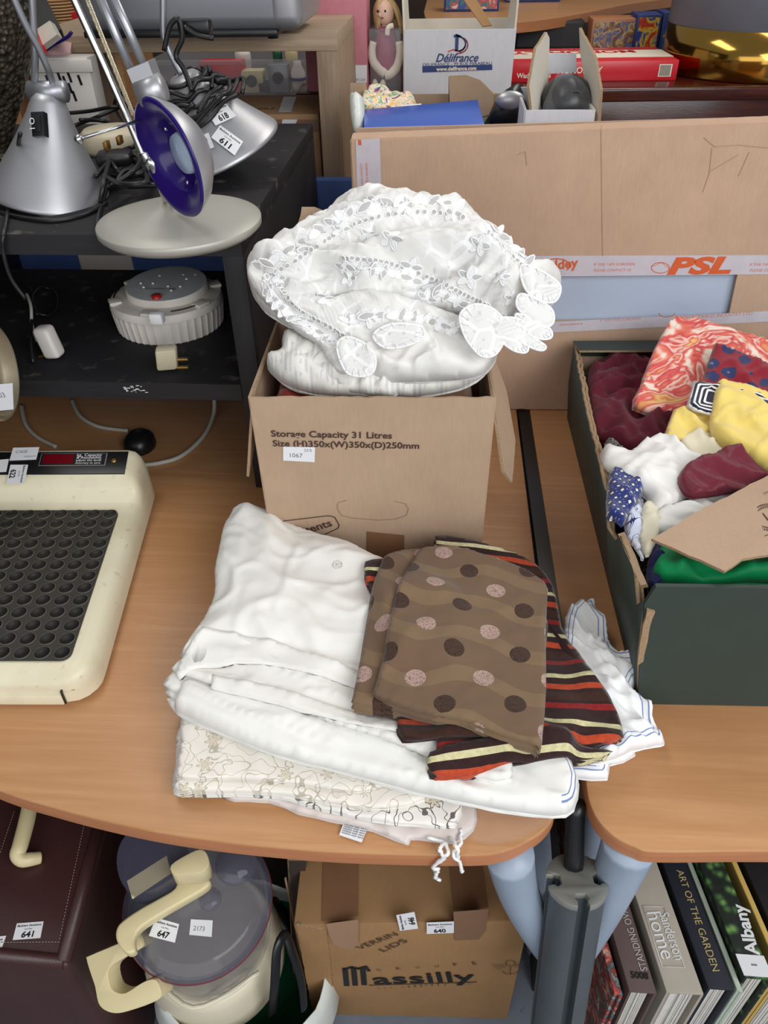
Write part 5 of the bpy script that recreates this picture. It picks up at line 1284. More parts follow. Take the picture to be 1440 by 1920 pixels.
b.build('bowl', t)
b = MB('clear_smoke', 'rim_red'); b.lathe([(.099, -.006), (rl, -.006), (rl*1.01, -.001), (rl, .003), (.094, .006), (.088, .014), (.082, .017), (.05, .021), (0, .022)], fc, axp, seg=72); b.lathe([(rl*1.0, -.003), (rl*1.018, .0), (rl*1.0, .0032)], fc, axp, 'rim_red', seg=72)
e1 = axp.orthogonal().normalized(); b.lathe([(.03, .021), (.028, .030), (0, .031)], fc+Vector((.045, .05, 0)), axp, seg=32); b.lathe([(.016, .021), (.015, .026), (0, .027)], fc+Vector((.02, -.002, 0)), axp, seg=24); b.build('lid', t)
b = MB('clear_smoke')
zq = .49+.02
def stadium(pl, pix): return [pl.hit(*p) for p in pix]
pch = Pl(fc+axp*.025, axp)
ch = catmull(stadium(pch, [(248, 1592), (300, 1560), (345, 1585), (360, 1640), (300, 1690), (250, 1690), (232, 1640)]), 4, True)
b.prism(ch, axp*.055); b.build('feed_chute', t)
b = MB('clear_film', 'cream_plastic'); b.slab([pch.hit(245, 1665)+axp*.03, pch.hit(318, 1618)+axp*.03, pch.hit(326, 1650)+axp*.03, pch.hit(255, 1698)+axp*.03], .002, 'cream_plastic'); b.build('chute_label', t)
b = MB('cream_plastic')
tp_ = Pl(fc+axp*.105, axp)
b.prism(catmull([tp_.hit(*p) for p in ((320, 1622), (350, 1602), (375, 1592), (388, 1600), (392, 1622), (378, 1636), (348, 1640), (326, 1640))], 3, True), axp*-.045, bev=.002)
b.build('pusher_cap', t)
b = MB('cream_plastic'); arm = Pl(fc+axp*.050, axp)
b.prism(catmull([arm.hit(*p) for p in ((392, 1648), (388, 1664), (345, 1690), (300, 1716), (264, 1740), (252, 1762), (254, 1782), (240, 1788), (226, 1776), (217, 1758), (219, 1738), (234, 1722), (264, 1702), (300, 1682), (328, 1664), (336, 1640), (360, 1632))], 3, True), axp*-.022, bev=.004, seg=3)
b.build('lid_arm', t)
hq = P(225, 1835, z=.47); hn = Vector((-.25, -.62, .74)).normalized(); hpl = Pl(hq, hn)
b = MB('cream_plastic')
out_ = [(162, 1798), (168, 1792), (225, 1768), (252, 1752), (266, 1772), (258, 1782), (216, 1806), (202, 1822), (206, 1848), (216, 1860), (236, 1862), (268, 1842), (292, 1838), (302, 1866), (286, 1880), (240, 1896), (216, 1900), (196, 1894), (184, 1880), (178, 1850), (170, 1826)]
b.prism(catmull([hpl.hit(*p) for p in out_], 3, True), hn*-.028, bev=.005, seg=3)
b.build('handle', t)
pls = Pl(fc+axp*.022, axp); sticker(t, pls, [(293, 1721), (336, 1733), (328, 1768), (279, 1755)], '647'); note(t, pls, [(358, 1724), (399, 1726), (397, 1757), (355, 1753)], [('2173', .15, .65, .7)])
# carrier bag round the processor
b = MB('carrier_white', 'carrier_green', 'stitch'); N_ = 48; rings = []; random.seed(4)
for h, r in ((.10, .12), (.06, .135), (.16, .15), (.22, .148), (.27, .152)):
    pass
for k, (h, r) in enumerate(((.0, .12), (.01, .145), (.08, .155), (.15, .158), (.20, .148), (.240, .140))):
    rings.append([b.bm.verts.new(Vector((fc.x+.02+math.cos(a)*r*(1+.05*noise.noise(Vector((math.cos(a)*3, math.sin(a)*3, h*8+1)))), fc.y+.03+math.sin(a)*r*.9*(1+.05*noise.noise(Vector((math.cos(a)*4, math.sin(a)*4, h*8)))), h-(.07*max(0, math.cos(a+.4)) if k > 2 else 0)+.010*noise.noise(Vector((math.cos(a)*4, math.sin(a)*4, k)))))) for a in [2*math.pi*i/N_ for i in range(N_)]])
for v in rings[0]: v.co.z = 0.001
for i in range(5):
    for k in range(N_): b.face([rings[i][k], rings[i][(k+1) % N_], rings[i+1][(k+1) % N_], rings[i+1][k]], 0 if (i >= 3) else 1)
b.face(rings[0][::-1], 1); 
o = b.build('carrier_bag', label='white and green carrier bag holding the food processor on the floor', cat='bag'); md = o.modifiers.new('s', 'SOLIDIFY'); md.thickness = .002
b = MB('black_plastic'); b.tube([P(510, 1900, z=.20), P(515, 1850, z=.30), P(520, 1780, z=.36), P(535, 1755, z=.36), P(550, 1790, z=.33), P(565, 1840, z=.26), P(570, 1890, z=.2)], .009, sm=5, flat=.5)
b.tube([P(505, 1690, Y=.66), P(530, 1730, Y=.64), P(545, 1760, Y=.62)], .016, sm=4, flat=.5)
b.build('bag_strap', label='black strap looping beside the food processor', cat='strap')

# grooved aluminium post
pa_ = P(1082, 1648, z=.64); dn = (-upv).normalized(); dn = (dn + Vector((.0, 0, 0))).normalized()
pb_ = pa_ + (P(1036, 1950, Y=None, z=.64)-pa_)*0
# second point at the same optical depth as the head
d1 = (pa_-CAM).dot(fwd); rr_ = ray(1034, 1990); pb_ = CAM+rr_*(d1*1.2)
axl = (pb_-pa_).normalized(); Lp = 0.80
sdp = axl.cross(fwd).normalized(); nrp = sdp.cross(axl).normalized()
if nrp.dot(CAM-pa_) < 0: nrp = -nrp
def prof8(r, d, w):
    pts = []
    for k in range(4):
        a = k*math.pi/2
        for aa, rr2 in ((-.20, r*.99), (-.20, r*.80), (-.34, r*.72), (-.30, r*.55), (.30, r*.55), (.34, r*.72), (.20, r*.80), (.20, r*.99)): pts.append((a+aa, rr2))
        for j in range(1, 6): pts.append((a+.20+j*(math.pi/2-.4)/6, r))
    return pts
PR = prof8(.037, 0, 0)
t = thing('grooved_post', 'dark grey grooved aluminium display post leaning between the two tables', 'post', pa_+axl*Lp)
b = MB('post_grey'); b.prism([pa_+axl*.006+(sdp*math.cos(a)+nrp*math.sin(a))*r for a, r in PR], axl*Lp); 
for f in b.bm.faces: f.smooth = len(f.verts) == 4
b.build('body', t)
b = MB('post_cap'); b.prism([pa_+(sdp*math.cos(a)+nrp*math.sin(a))*r*1.05 for a, r in PR], axl*.010, bev=.0008); b.build('end_cap', t)
b = MB('black_plastic'); b.tube([pa_+axl*-.001+nrp*-.018, pa_-axl*.045-nrp*.03, pa_-axl*.09-nrp*.04], .013, sm=3); b.build('rod', t)

# pattern books standing spine-up
by = .47
bd = Vector((-.14, 1, 0)).normalized(); bxv = Vector((1, .05, 0)).normalized()
def book(name, label, xL, xR, yb, z, col, title, tcol, pages=True, L=.40, hs=.6, tb=(.2, .7), extra=None, H_=.25, cover=None, cat='book'):
    A = P(xL, yb, z=z); Bp = P(xR, yb+4, z=z); wd = (Bp-A).length; ux = (Bp-A).normalized()
    pL = P(xL-(yb-1620)*0, yb, z=z)
    t = thing(name, label, cat, A+Vector((0, 0, -H_)), 'pattern books under the right table')
    ct = .004
    b = MB(col); b.box(A+Vector((0, 0, -.006)), ux*wd, bd*L, (0, 0, .006), .0015)
    b.box(A+Vector((0, 0, -H_)), ux*ct, bd*L, (0, 0, H_-.004), 0, cover or col); b.box(A+ux*(wd-ct)+Vector((0, 0, -H_)), ux*ct, bd*L, (0, 0, H_-.004), 0, cover or col); cov_ = b.build('cover', t)
    b = MB('pages'); n = max(3, int((wd-2*ct)/.0025)); st = (wd-2*ct-.002)/n
    for i in range(n): b.box(A+ux*(ct+.001+i*st)+Vector((0, 0, -H_+.004))+bd*(.006+random.uniform(0, .004)), ux*st*.75, bd*(L-.02), (0, 0, H_-.018), 0)
    b.build('pages', t)
    b = MB(tcol); n_ = Vector((0, 0, 1))
    if title:
        # text runs away from the camera down the spine
        for (s_, f0, f1, off, bo, h_) in title:
            p0 = P(*f0, z=z); p1 = P(*f1, z=z); b.text(s_, p0, p1, n_, tcol, bold=bo, off=.0012, hs=h_)
        b.build('title', cov_)
    else: b.bm.free()
    if extra: extra(t, A, ux, wd)
    return t
MT['pages'] = plain('pages', (226, 222, 214), .8, var=.1, vs=60)
MT['b_brown'] = plain('b_brown', (96, 78, 74), .7, bs=500, bst=.2); MT['b_linen'] = plain('b_linen', (178, 168, 154), .85, bs=500, bst=.3)
MT['b_navy'] = plain('b_navy', (24, 27, 40), .6); MT['b_pale'] = plain('b_pale', (196, 208, 190), .6, var=.15, vs=60)
def m_leaf():
    M = Mat('b_leaf', .6); d = M.voro(60, rnd=1); c = M.voro(60, out=1); n = M.noise(50, stretch=(1, .5, 1)); M.col(M.ramp(d+(n-.5)*.5, [(.1, (112, 150, 78)), (.3, (62, 96, 50)), (.5, (22, 34, 24)), (.8, (16, 24, 20))])); return M.m
MT['b_leaf'] = m_leaf(); MT['gold_ink'] = plain('gold_ink', (196, 176, 120), .4); MT['grey_ink'] = plain('grey_ink', (196, 190, 186), .5); MT['white_ink'] = plain('white_ink', (240, 240, 240), .5)
MT['b_yellow'] = plain('b_yellow', (214, 178, 96), .6); MT['b_black'] = plain('b_black', (28, 26, 27), .5); MT['b_magazine'] = (lambda M: (M.col(M.ramp(M.noise(30, dist=2), [(.3, (200, 205, 205)), (.45, (60, 80, 80)), (.55, (190, 60, 50)), (.7, (210, 190, 170))])), M.m)[1])(Mat('b_magazine', .5))
zb_ = .33
book('pattern_book', 'multicoloured thin book left of the brown spined one under the right table', 1152, 1168, 1862, zb_-.02, 'b_magazine', None, 'ink', H_=.31)
book('pattern_book', 'brown spined book lettered STANDING OVATIONS beside the post', 1180, 1232, 1858, zb_, 'b_brown', [('STANDING OVATIONS', (1214, 1820), (1160, 1660), 0, .0, 1.2)], 'grey_ink', extra=lambda t, A, ux, wd: MB('ink').text('5008', A+ux*wd*.2+bd*.018, A+ux*wd*.85+bd*.018+Vector((0, 0, 0)), Vector((0, 0, 1)), 'ink', off=.0012, bold=.03).build('handwriting', t), H_=.33)
def linen(t, A, ux, wd):
    b = MB('brass', 'white_ink'); c = A+ux*wd*.30+bd*.265+Vector((0, 0, .001)); b.lathe([(.012, 0), (.012, .002), (.008, .002)], c, m='white_ink', seg=20)
    b.tube([c, c+bd*.03+Vector((0, 0, .01)), c+bd*.07+Vector((0, 0, .03))], .004, 'brass', sm=3); b.build('eyelet', t)
    b = MB('white_ink'); z3 = Vector((0, 0, .0015)); q = [A+ux*wd*u+bd*v+z3 for u, v in ((.10, .035), (.72, .035), (.72, .125), (.10, .125))]
    for i in range(4): b.tube([q[i], q[(i+1) % 4]], .0004, seg=4)
    n_ = Vector((0, 0, 1)); b.text('home', A+ux*wd*.16+bd*.115, A+ux*wd*.16+bd*.045, n_, 'white_ink', off=.0015, hs=1.); b.text('Sanderson', A+ux*wd*.52+bd*.115, A+ux*wd*.52+bd*.045, n_, 'white_ink', off=.0015, hs=1.3); b.build('title', t)
book('pattern_book', 'grey linen spined book lettered Sanderson home with a metal eyelet', 1250, 1320, 1860, zb_+.012, 'b_linen', None, 'white_ink', extra=linen, H_=.342)
book('pattern_book', 'navy spined book lettered ART OF THE GARDEN', 1328, 1378, 1852, zb_+.01, 'b_navy', [('ART OF THE GARDEN', (1268, 1632), (1336, 1822), 0, .0, 1.)], 'gold_ink', H_=.34)
book('pattern_book', 'slim pale green book between the navy and leafy spines', 1382, 1394, 1856, zb_-.0, 'b_pale', None, 'ink', H_=.33)
def alb(t, A, ux, wd):
    b = MB('sticker_white', 'ink'); q = [A+ux*wd*u+bd*v for u, v in ((-.02, .002), (1.0, .002), (1.0, .032), (-.02, .032))]; b.prism(q, (0, 0, .0015)); b.text('8008', q[0].lerp(q[1], .4)+bd*.014, q[0].lerp(q[1], .6)+bd*.014, Vector((0, 0, 1)), 'ink', off=.002); b.build('spine_label', t)
book('pattern_book', 'green leaf patterned book lettered Albany in white', 1397, 1450, 1832, zb_+.02, 'b_leaf', [('Albany', (1424, 1792), (1394, 1696), 0, .03, 1.)], 'white_ink', extra=alb, H_=.35)
book('pattern_book', 'yellow spined book at the right edge beyond the leafy one', 1461, 1474, 1820, zb_+.01, 'b_yellow', None, 'ink', H_=.34)
book('pattern_book', 'black spined book at the far right edge under the table', 1480, 1560, 1810, zb_+.012, 'b_black', None, 'ink', H_=.342)
b = MB('b_black'); b.bx(.212, .232, .60, .95, 0, .34); b.build('dark_filler', label='added dark filler panel beside the books behind the post', cat='board')  # added filler, its black colour darkens the space behind the post
b = MB('blue_grey'); b.slab([P(480, 1600, Y=.85), P(560, 1600, Y=.85), P(560, 1700, Y=.85), P(480, 1700, Y=.85)], .05); b.build('blue_bundle', label='pale blue bundle far behind the food processor', cat='bundle')
b = MB('shadow_brown'); b.bx(.04, .24, 1.0, 1.03, 0, .62); b.build('shade_panel', label='added dark panel standing in for shade behind the post', cat='board')  # added sheet, its dark brown stands for the shade in the table gap
# ------------------------------------------------------------------ background
# oak stand
oy = 2.06
t = thing('oak_stand', 'pale oak effect stand with a thick top behind the black shelf', 'table', (-.6, oy, T))
s0 = P(130, 108, Y=oy); s1 = P(592, 94, Y=oy); s2 = P(622, 92, Y=oy); zt_ = P(250, 66, Y=oy).z; zb2 = P(595, 96, Y=oy).z
s2x = P(594, 94, Y=oy).x+.048
xl_ = P(182, 110, Y=oy).x
b = MB('oak'); b.bx(-1.02, s2x, oy, oy+.42, zb2, zt_, .002); b.build('top', t)
for x0 in (s2x-.05, -1.0):
    b = MB('oak_v'); b.bx(x0, x0+.05, oy, oy+.42, T, zb2, .002); b.build('leg', t)
b = MB('oak_v'); b.bx(-.975, s2x-.05, oy+.39, oy+.41, T+.2, T+.24, 0); b.build('rail', t)
# appliance on it
c0 = P(210, 62, z=zt_+.012); c1 = P(570, 40, z=zt_+.012)
M = Mat('appliance', .35, .6); M.col((150, 151, 158)); MT['appliance'] = M.m
t = thing('grey_appliance', 'silver grey appliance with rounded corners standing on the oak stand', 'appliance', (c0.x+.2, c0.y+.1, zt_))
ya = P(400, 64, z=zt_+.012).y
b = MB('appliance'); b.bx(c0.x-.06, P(566, 55, Y=ya).x, ya, ya+.32, zt_+.014, zt_+.26, .03, seg=4); b.build('body', t)
b = MB('silver'); b.bx(P(500, 40, Y=ya).x, P(568, 40, Y=ya).x, ya-.003, ya+.31, zt_+.016, zt_+.255, .028, seg=4); b.build('side_trim', t)
b = MB('black_plastic'); b.bx(c0.x-.05, P(520, 55, Y=ya).x, ya-.004, ya+.28, zt_+.006, zt_+.020, .004)
for x in (215, 510): p = P(x, 64, Y=ya+.02); b.lathe([(0, 0), (.012, 0), (.012, .012), (0, .012)], (p.x, ya+.03, zt_), seg=16)
b.build('foot', t)
# brown carton behind stand leg
MT['ctn'] = card('ctn', (190, 150, 112))
Y0 = 2.14
t = thing('parcel_carton', 'brown parcel carton with shipping labels and tape, left of the stand leg', 'box', P(500, 350, Y=Y0))
x0 = P(415, 300, Y=Y0).x; x1 = P(602, 300, Y=Y0).x; z1_ = P(500, 214, Y=Y0).z
b = MB('ctn'); b.bx(x0, x1, Y0, Y0+.26, T, z1_, .003); b.build('body', t)
pq = Pl((0, Y0-.0012, 0), (0, -1, 0)); b = MB('tape_brown'); b.area(pq, [(420, 224), (598, 224), (598, 246), (420, 246)], 'tape_brown'); b.build('tape', t)
ptp = Pl((0, 0, z1_+.001), (0, 0, 1))
note(t, ptp, [(532, 182), (556, 182), (546, 210), (522, 210)]); note(t, pq, [(530, 224), (558, 224), (546, 250), (524, 250)])
b = MB('brown_ink'); b.tp('FRAGILE', ptp, 450, 205, 515, 205, 'brown_ink'); b.build('printing', t)
t['_w'] = t['_w']
# white slotted crate
Yk = 1.98
t = thing('white_crate', 'white plastic slotted crate behind the leftmost desk lamp', 'crate', P(140, 200, Y=Yk))
b = MB('white_plastic', 'black_plastic'); xa, xb = P(58, 150, Y=Yk).x, P(172, 150, Y=Yk).x; za = P(100, 108, Y=Yk).z
b.bx(xa, xb, Yk, Yk+.06, T, za, .004); b.bx(xa, xb+.01, Yk-.006, Yk+.004, za-.03, za-.004, .003)
pk_ = Pl((0, Yk, 0), (0, -1, 0))
for (x, y) in ((112, 145), (122, 152), (131, 145), (140, 180), (120, 180), (132, 165), (108, 168), (90, 150), (80, 170), (150, 150), (96, 190)): b.line(pk_, [(x-3, y-8), (x+3, y+8)], .006, 'black_plastic', off=.0012)
b.build('body', t)
# sideboard
yb0 = 2.48; YW = 0
t = thing('sideboard', 'dark polished mahogany sideboard carrying the red game box and brass lamp', 'sideboard', (.4, yb0, 0))
b = MB('mahogany'); b.box((-.43, yb0-.041, 1.165), (1.83, .096, 0), (-.02, .52, 0), (0, 0, .035), .006, seg=3); b.build('top', t)
b = MB('mahogany'); b.box((-.41, yb0-.02, .02), (1.78, .094, 0), (-.02, .46, 0), (0, 0, 1.145), .003)
b.build('cabinet', t)
ZS = 1.2
def sy(x): return yb0-.04+(x+.5)*.0526
# brass drum lamp
c = Vector((.93, 2.79, ZS)); rl_ = .262
t = thing('drum_lamp', 'large table lamp with brass drum base and grey fabric shade on the sideboard', 'lamp', c)
pz_ = P(1250, 85, Y=c.y-.08).z
M = Mat('brass_polished', .12, 1.); M.col((178, 138, 66)); MT['brass_polished'] = M.m
b = MB('brass_polished'); b.lathe([(0, 0), (rl_*.98, 0), (rl_, .005), (rl_, .125), (0, .126)], c, seg=80); b.build('base', t)
b = MB('shade_grey'); MT['shade_grey'] = plain('shade_grey', (112, 114, 124), .9, var=.14, vs=10, bs=60); b.lathe([(rl_*.97, .12), (rl_*1.0, .128), (rl_*.97, .5), (0, .5)], c, seg=80); b.build('shade', t)
# game boxes
def gamebox(name, label, pix, z0, h, cols, titles=(), cat='game', group=None, par=None):
    pass
q = [P(960, 152, z=ZS), P(1260, 145, z=ZS)]
gA = Vector((q[0].x-.02, sy(.2)+.11, ZS)); gB = Vector((q[1].x, sy(.66)+.11, ZS)); gxv = (gB-gA); gl = gxv.length; gxv.normalize(); gyv = Vector((-gxv.y, gxv.x, 0)); gH = .052
MT['game_red'] = plain('game_red', (208, 34, 46), .3, var=.04); MT['cream_ink'] = plain('cream_ink', (240, 228, 208), .4, var=.02)
t = thing('board_game', 'long red MONOPOLY game box lying on the sideboard', 'game', gA+gxv*gl/2)
b = MB('game_red', 'cream_ink'); b.box(gA, gxv*gl, gyv*.27, (0, 0, gH), .002)
n_ = Vector((0, 0, 1)); z5 = Vector((0, 0, gH+.0006)); b.prism([gA+gxv*u+gyv*v+z5 for u, v in ((0.001, .06), (gl-.001, .06), (gl-.001, .20), (.001, .20))], (0, 0, .0008), 'cream_ink'); b.build('lid', t)
b = MB('game_red', 'cream_ink', 'ink'); b.text('MONOPOLY', gA+gxv*(gl-.09)+gyv*.19+z5, gA+gxv*.03+gyv*.19+z5, n_, 'game_red', bold=.04, off=.0012, hs=1.0)
fn = -gyv; b.text('MONOPOLY', gA+gxv*(gl*.30)+Vector((0, 0, .022))-gyv*.001, gA+gxv*(gl*.56)+Vector((0, 0, .022))-gyv*.001, fn, 'cream_ink', bold=.02, off=.0006)
b.text('Waddingtons', gA+gxv*.03+Vector((0, 0, .012))-gyv*.001, gA+gxv*.13+Vector((0, 0, .012))-gyv*.001, fn, 'cream_ink', bold=.02, off=.0006)
b.text('PROPERTY TRADING BOARD GAME', gA+gxv*(gl-.16)+gyv*.235+z5, gA+gxv*.16+gyv*.235+z5, n_, 'cream_ink', off=.0012)
b.prism([gA+gxv*(gl-u)+Vector((0, 0, v))-gyv*.0015 for u, v in ((.055, .010), (.018, .010), (.018, .042), (.055, .042))], gyv*.001, 'cream_ink')
for i in range(12): b.prism([gA+gxv*(gl-.052+i*.0026+u)+Vector((0, 0, v))-gyv*.002 for u, v in ((0, .012), (.0013, .012), (.0013, .040), (0, .040))], gyv*.0005, 'ink')
b.build('printing', t)
# white bakery carton
yD = 2.43; A_ = P(757, 172, Y=yD); B_ = P(955, 178, Y=yD); x0, x1 = -.118, .176; zt1 = P(757, 56, Y=yD).z
t = thing('bakery_carton', 'open white carton printed Délifrance on the sideboard', 'box', (.03, yD, ZS))
b = MB('card_white', 'card_cream')
b.slab([(x0, yD, ZS), (x1, yD, ZS), (x1+.004, yD, zt1), (x0, yD, zt1)], .005, 'card_white'); b.slab([(x0, yD, ZS), (x0, yD+.26, ZS), (x0, yD+.26, zt1), (x0, yD, zt1)], .005, 'card_cream'); b.slab([(x1, yD, ZS), (x1, yD+.26, ZS), (x1, yD+.26, zt1), (x1+.004, yD, zt1)], .005, 'card_white')
b.slab([(x0, yD+.26, ZS), (x1, yD+.26, ZS), (x1, yD+.26, zt1), (x0, yD+.26, zt1)], .005, 'card_cream'); b.slab([(x0, yD, ZS+.003), (x1, yD, ZS+.003), (x1, yD+.26, ZS+.003), (x0, yD+.26, ZS+.003)], .005, 'card_cream'); b.build('body', t)
b = MB('card_cream'); b.slab([(x0, yD, zt1), (x0, yD+.26, zt1), (x0-.01, yD+.26, zt1+.13), (x0-.008, yD+.02, zt1+.14)], .005, jit=.001); b.build('flap', t)
b = MB('card_cream'); b.slab([(x1+.003, yD, zt1), (x1, yD+.26, zt1), (x1+.012, yD+.26, zt1+.13), (x1+.008, yD+.02, zt1+.15)], .005, jit=.001); b.build('flap', t)
b = MB('card_dark'); b.slab([P(862, -10, Y=yD+.10), P(888, -10, Y=yD+.10), P(922, 48, Y=yD+.05), P(905, 50, Y=yD+.05)], .004, 'card_dark'); b.build('inner_flap', t)
pD = Pl((0, yD-.0028, 0), (0, -1, 0)); MT['navy_ink'] = plain('navy_ink', (44, 62, 118), .5); MT['red_ink'] = plain('red_ink', (206, 84, 84), .5)
b = MB('navy_ink', 'red_ink', 'cream_ink'); b.tp('Délifrance', pD, 817, 116, 897, 115, 'navy_ink', bold=.02, shear=.35, hs=1.0)
b.area(pD, [(792, 124), (923, 121), (923, 131), (792, 136)], 'navy_ink'); b.tp('DELIFRANCE - 99 RUE MIRABEAU', pD, 793, 124, 922, 121, 'navy_ink', hs=.8); b.tp('www.delifrance.com', pD, 818, 133, 893, 131, 'cream_ink', off=.0012, bold=.03)
b.line(pD, [(852, 68), (856, 66), (862, 68)], .006, 'navy_ink'); b.line(pD, [(857, 68), (856, 94)], .009, 'navy_ink'); b.line(pD, circ(858, 82, 15, 14, a0=-80, a1=80), .004, 'navy_ink'); b.line(pD, circ(858, 84, 19, 16, a0=-50, a1=95), .003, 'red_ink'); b.line(pD, [(840, 97), (850, 93), (864, 97)], .003, 'red_ink'); b.build('printing', t)
b = MB('clear_film'); b.slab([P(853, 55, Y=yD-.004), P(872, 58, Y=yD-.004), P(868, 68, Y=yD-.004), P(856, 64, Y=yD-.004)], .001); b.build('tape', t)
# pink box and boxed doll
MT['pink'] = plain('pink', (206, 128, 142), .6, var=.12, vs=60); MT['pink_pale'] = plain('pink_pale', (222, 178, 178), .6); MT['doll_skin'] = plain('doll_skin', (232, 192, 168), .5); MT['hair'] = plain('hair', (214, 184, 128), .6, var=.25, vs=90, bs=200, bst=.6)
MT['plush'] = plain('plush', (236, 226, 208), .95, bs=160, bst=.6); MT['wine'] = plain('wine', (150, 62, 92), .7, bs=90)
yP = 2.46
xa, xb = P(576, 150, Y=yP).x, P(690, 150, Y=yP).x
t = thing('pink_gift_box', 'pink boxed toy standing beside the clear doll box on the sideboard', 'box', ((xa+xb)/2, yP, ZS))
b = MB('pink', 'pink_pale'); b.bx(xa, xb, yP, yP+.12, ZS, ZS+.30, .003); pp_ = Pl((0, yP-.001, 0), (0, -1, 0)); b.area(pp_, [(648, 30), (655, 40), (660, 75), (655, 95), (648, 110)], 'pink_pale'); b.build('body', t)
note(t, pp_, [(658, 122), (688, 122), (688, 155), (658, 155)], [('6 001234', .1, .9, .9)])
xa, xb = P(694, 150, Y=yP).x, P(752, 150, Y=yP).x; xm = (xa+xb)/2; zc2 = P(700, 55, Y=yP).z
t = thing('boxed_doll', 'blonde doll in wine red dress sitting in a clear box', 'doll', (xm, yP, ZS))
hd = P(722, 24, Y=yP+.05)
b = MB('doll_skin', 'ink'); n0 = 0; b.ball(hd, .030, 'doll_skin', (.85, .9, 1.05), 20); b.ball(hd+Vector((-.012, -.027, -.003)), .005, 'doll_skin', seg=8); b.lathe([(.012, 0), (.012, .02)], hd+Vector((0, 0, -.045)), m='doll_skin', seg=12)
for s_ in (-.018, 0.002): b.ball(hd+Vector((s_, -.0245, .006)), .0035, 'ink', seg=8)
b.area(Pl(hd+Vector((-.009, -.029, -.014)), (-.2, -1, 0)), [(714, 33), (720, 33), (717, 36)], 'ink'); b.build('head', t)
b = MB('hair'); 
for i in range(46):
    a = random.uniform(-.5, math.pi+.9); c0_ = hd+Vector((math.cos(a)*.018, math.sin(a)*.020+.004, .026)); c1_ = hd+Vector((math.cos(a)*.032+.004, math.sin(a)*.026+.004, .0)); c2_ = hd+Vector((math.cos(a)*.036+.012, math.sin(a)*.022+.004, -.035-random.uniform(0, .015)))
    b.tube([hd+Vector((0, .0, .031)), c0_, c1_, c2_], [.005, .006, .006, .003], sm=3, seg=6)
b.build('hair', t)
b = MB('wine'); b.lathe([(.020, 0), (.034, -.03), (.040, -.08), (.044, -.115), (0, -.12)], (hd.x, yP+.055, hd.z-.035), seg=24, wav=lambda i, a: 1+.05*math.sin(a*9)); b.lathe([(.022, -.006), (.030, .0), (.022, .008)], (hd.x, yP+.055, hd.z-.038), seg=20); b.build('dress', t)
b = MB('plush')
for pts in ([(700, 78), (697, 95), (700, 115), (712, 130), (722, 138)], [(748, 78), (750, 100), (744, 125), (732, 138), (722, 140)]): b.tube([P(x, y, Y=yP+.02) for x, y in pts], [.010, .011, .012, .013, .014], sm=4, seg=12)
b.ball(P(703, 160, Y=yP+.02), .011, sc=(.8, 1, 1.5)); b.ball(P(718, 160, Y=yP+.02), .011, sc=(.8, 1, 1.5)); b.tube([P(737, 48, Y=yP+.025), P(728, 52, Y=yP+.02), P(726, 66, Y=yP+.02)], .007, sm=4); b.build('limbs', t)
b = MB('clear_tub'); b.bx(xa, xb, yP, yP+.11, ZS, zc2, .003); b.build('clear_box', t)
# clear storage tub at left behind stand
yT = 2.56; xa, xb = P(286, 150, Y=yT).x, P(592, 150, Y=yT).x
t = thing('clear_storage_tub', 'clear plastic storage tub full of small toys seen below the oak stand', 'tub', ((xa+xb)/2, yT, ZS-.0))
zq = P(400, 112, Y=yT).z; zbot = P(400, 182, Y=yT).z
b = MB('clear_tub'); 
for q in ([(xa, yT, zbot), (xb, yT, zbot), (xb, yT, zq), (xa, yT, zq)], [(xa, yT+.3, zbot), (xb, yT+.3, zbot), (xb, yT+.3, zq), (xa, yT+.3, zq)], [(xa, yT, zbot), (xa, yT+.3, zbot), (xa, yT+.3, zq), (xa, yT, zq)], [(xb, yT, zbot), (xb, yT+.3, zbot), (xb, yT+.3, zq), (xb, yT, zq)], [(xa, yT, zbot), (xb, yT, zbot), (xb, yT+.3, zbot), (xa, yT+.3, zbot)]): b.slab(q, .003)
b.bx(xa-.008, xb+.008, yT-.010, yT, zq-.012, zq, .002); b.build('tub', t)
zT = zbot+.005
for nm, lb, x, y, col, sz in (('toy_box', 'red toy box inside the clear storage tub', 415, 140, 'game_red', (.13, .06, .085)), ('toy_camera', 'cream toy with black lens in the clear tub', 472, 150, 'cream_plastic', (.07, .05, .06)), ('toy_gadget', 'grey gadget in the clear storage tub near the stand leg', 522, 150, 'silver_dark', (.06, .05, .075)), ('purple_bottle', 'white bottle with purple ring at the right end of the clear tub', 556, 145, 'white_plastic', (.03, .03, .08)), ('black_toy', 'black oblong toy low in the clear tub centre', 495, 160, 'black_plastic', (.04, .04, .03))):
    p = P(x, y, Y=yT+.03); b = MB(col, 'white_ink', 'black_plastic', 'violet')
    if nm == 'purple_bottle': b.lathe([(0, 0), (.02, 0), (.022, .01), (.022, .05), (.012, .07), (.012, .08), (0, .08)], (p.x, p.y+.03, zT), m=col, seg=20); b.lathe([(.023, .03), (.026, .034), (.023, .038)], (p.x, p.y+.03, zT), m='violet', seg=20)
    else:
        b.bx(p.x-sz[0]/2, p.x+sz[0]/2, p.y, p.y+sz[1], zT, zT+sz[2], .004, col)
        if nm == 'toy_box': b.bx(p.x+.005, p.x+.02, p.y-.001, p.y, zT+.01, zT+.03, 0, 'white_ink')
        if nm in ('toy_camera', 'toy_gadget'): b.lathe([(.016, 0), (.016, .012), (.010, .013), (0, .010)], (p.x, p.y, zT+sz[2]*.55), (0, -1, 0), 'black_plastic', seg=20)
    b.build(nm, label=lb, cat='toy', group='small toys in the clear tub')
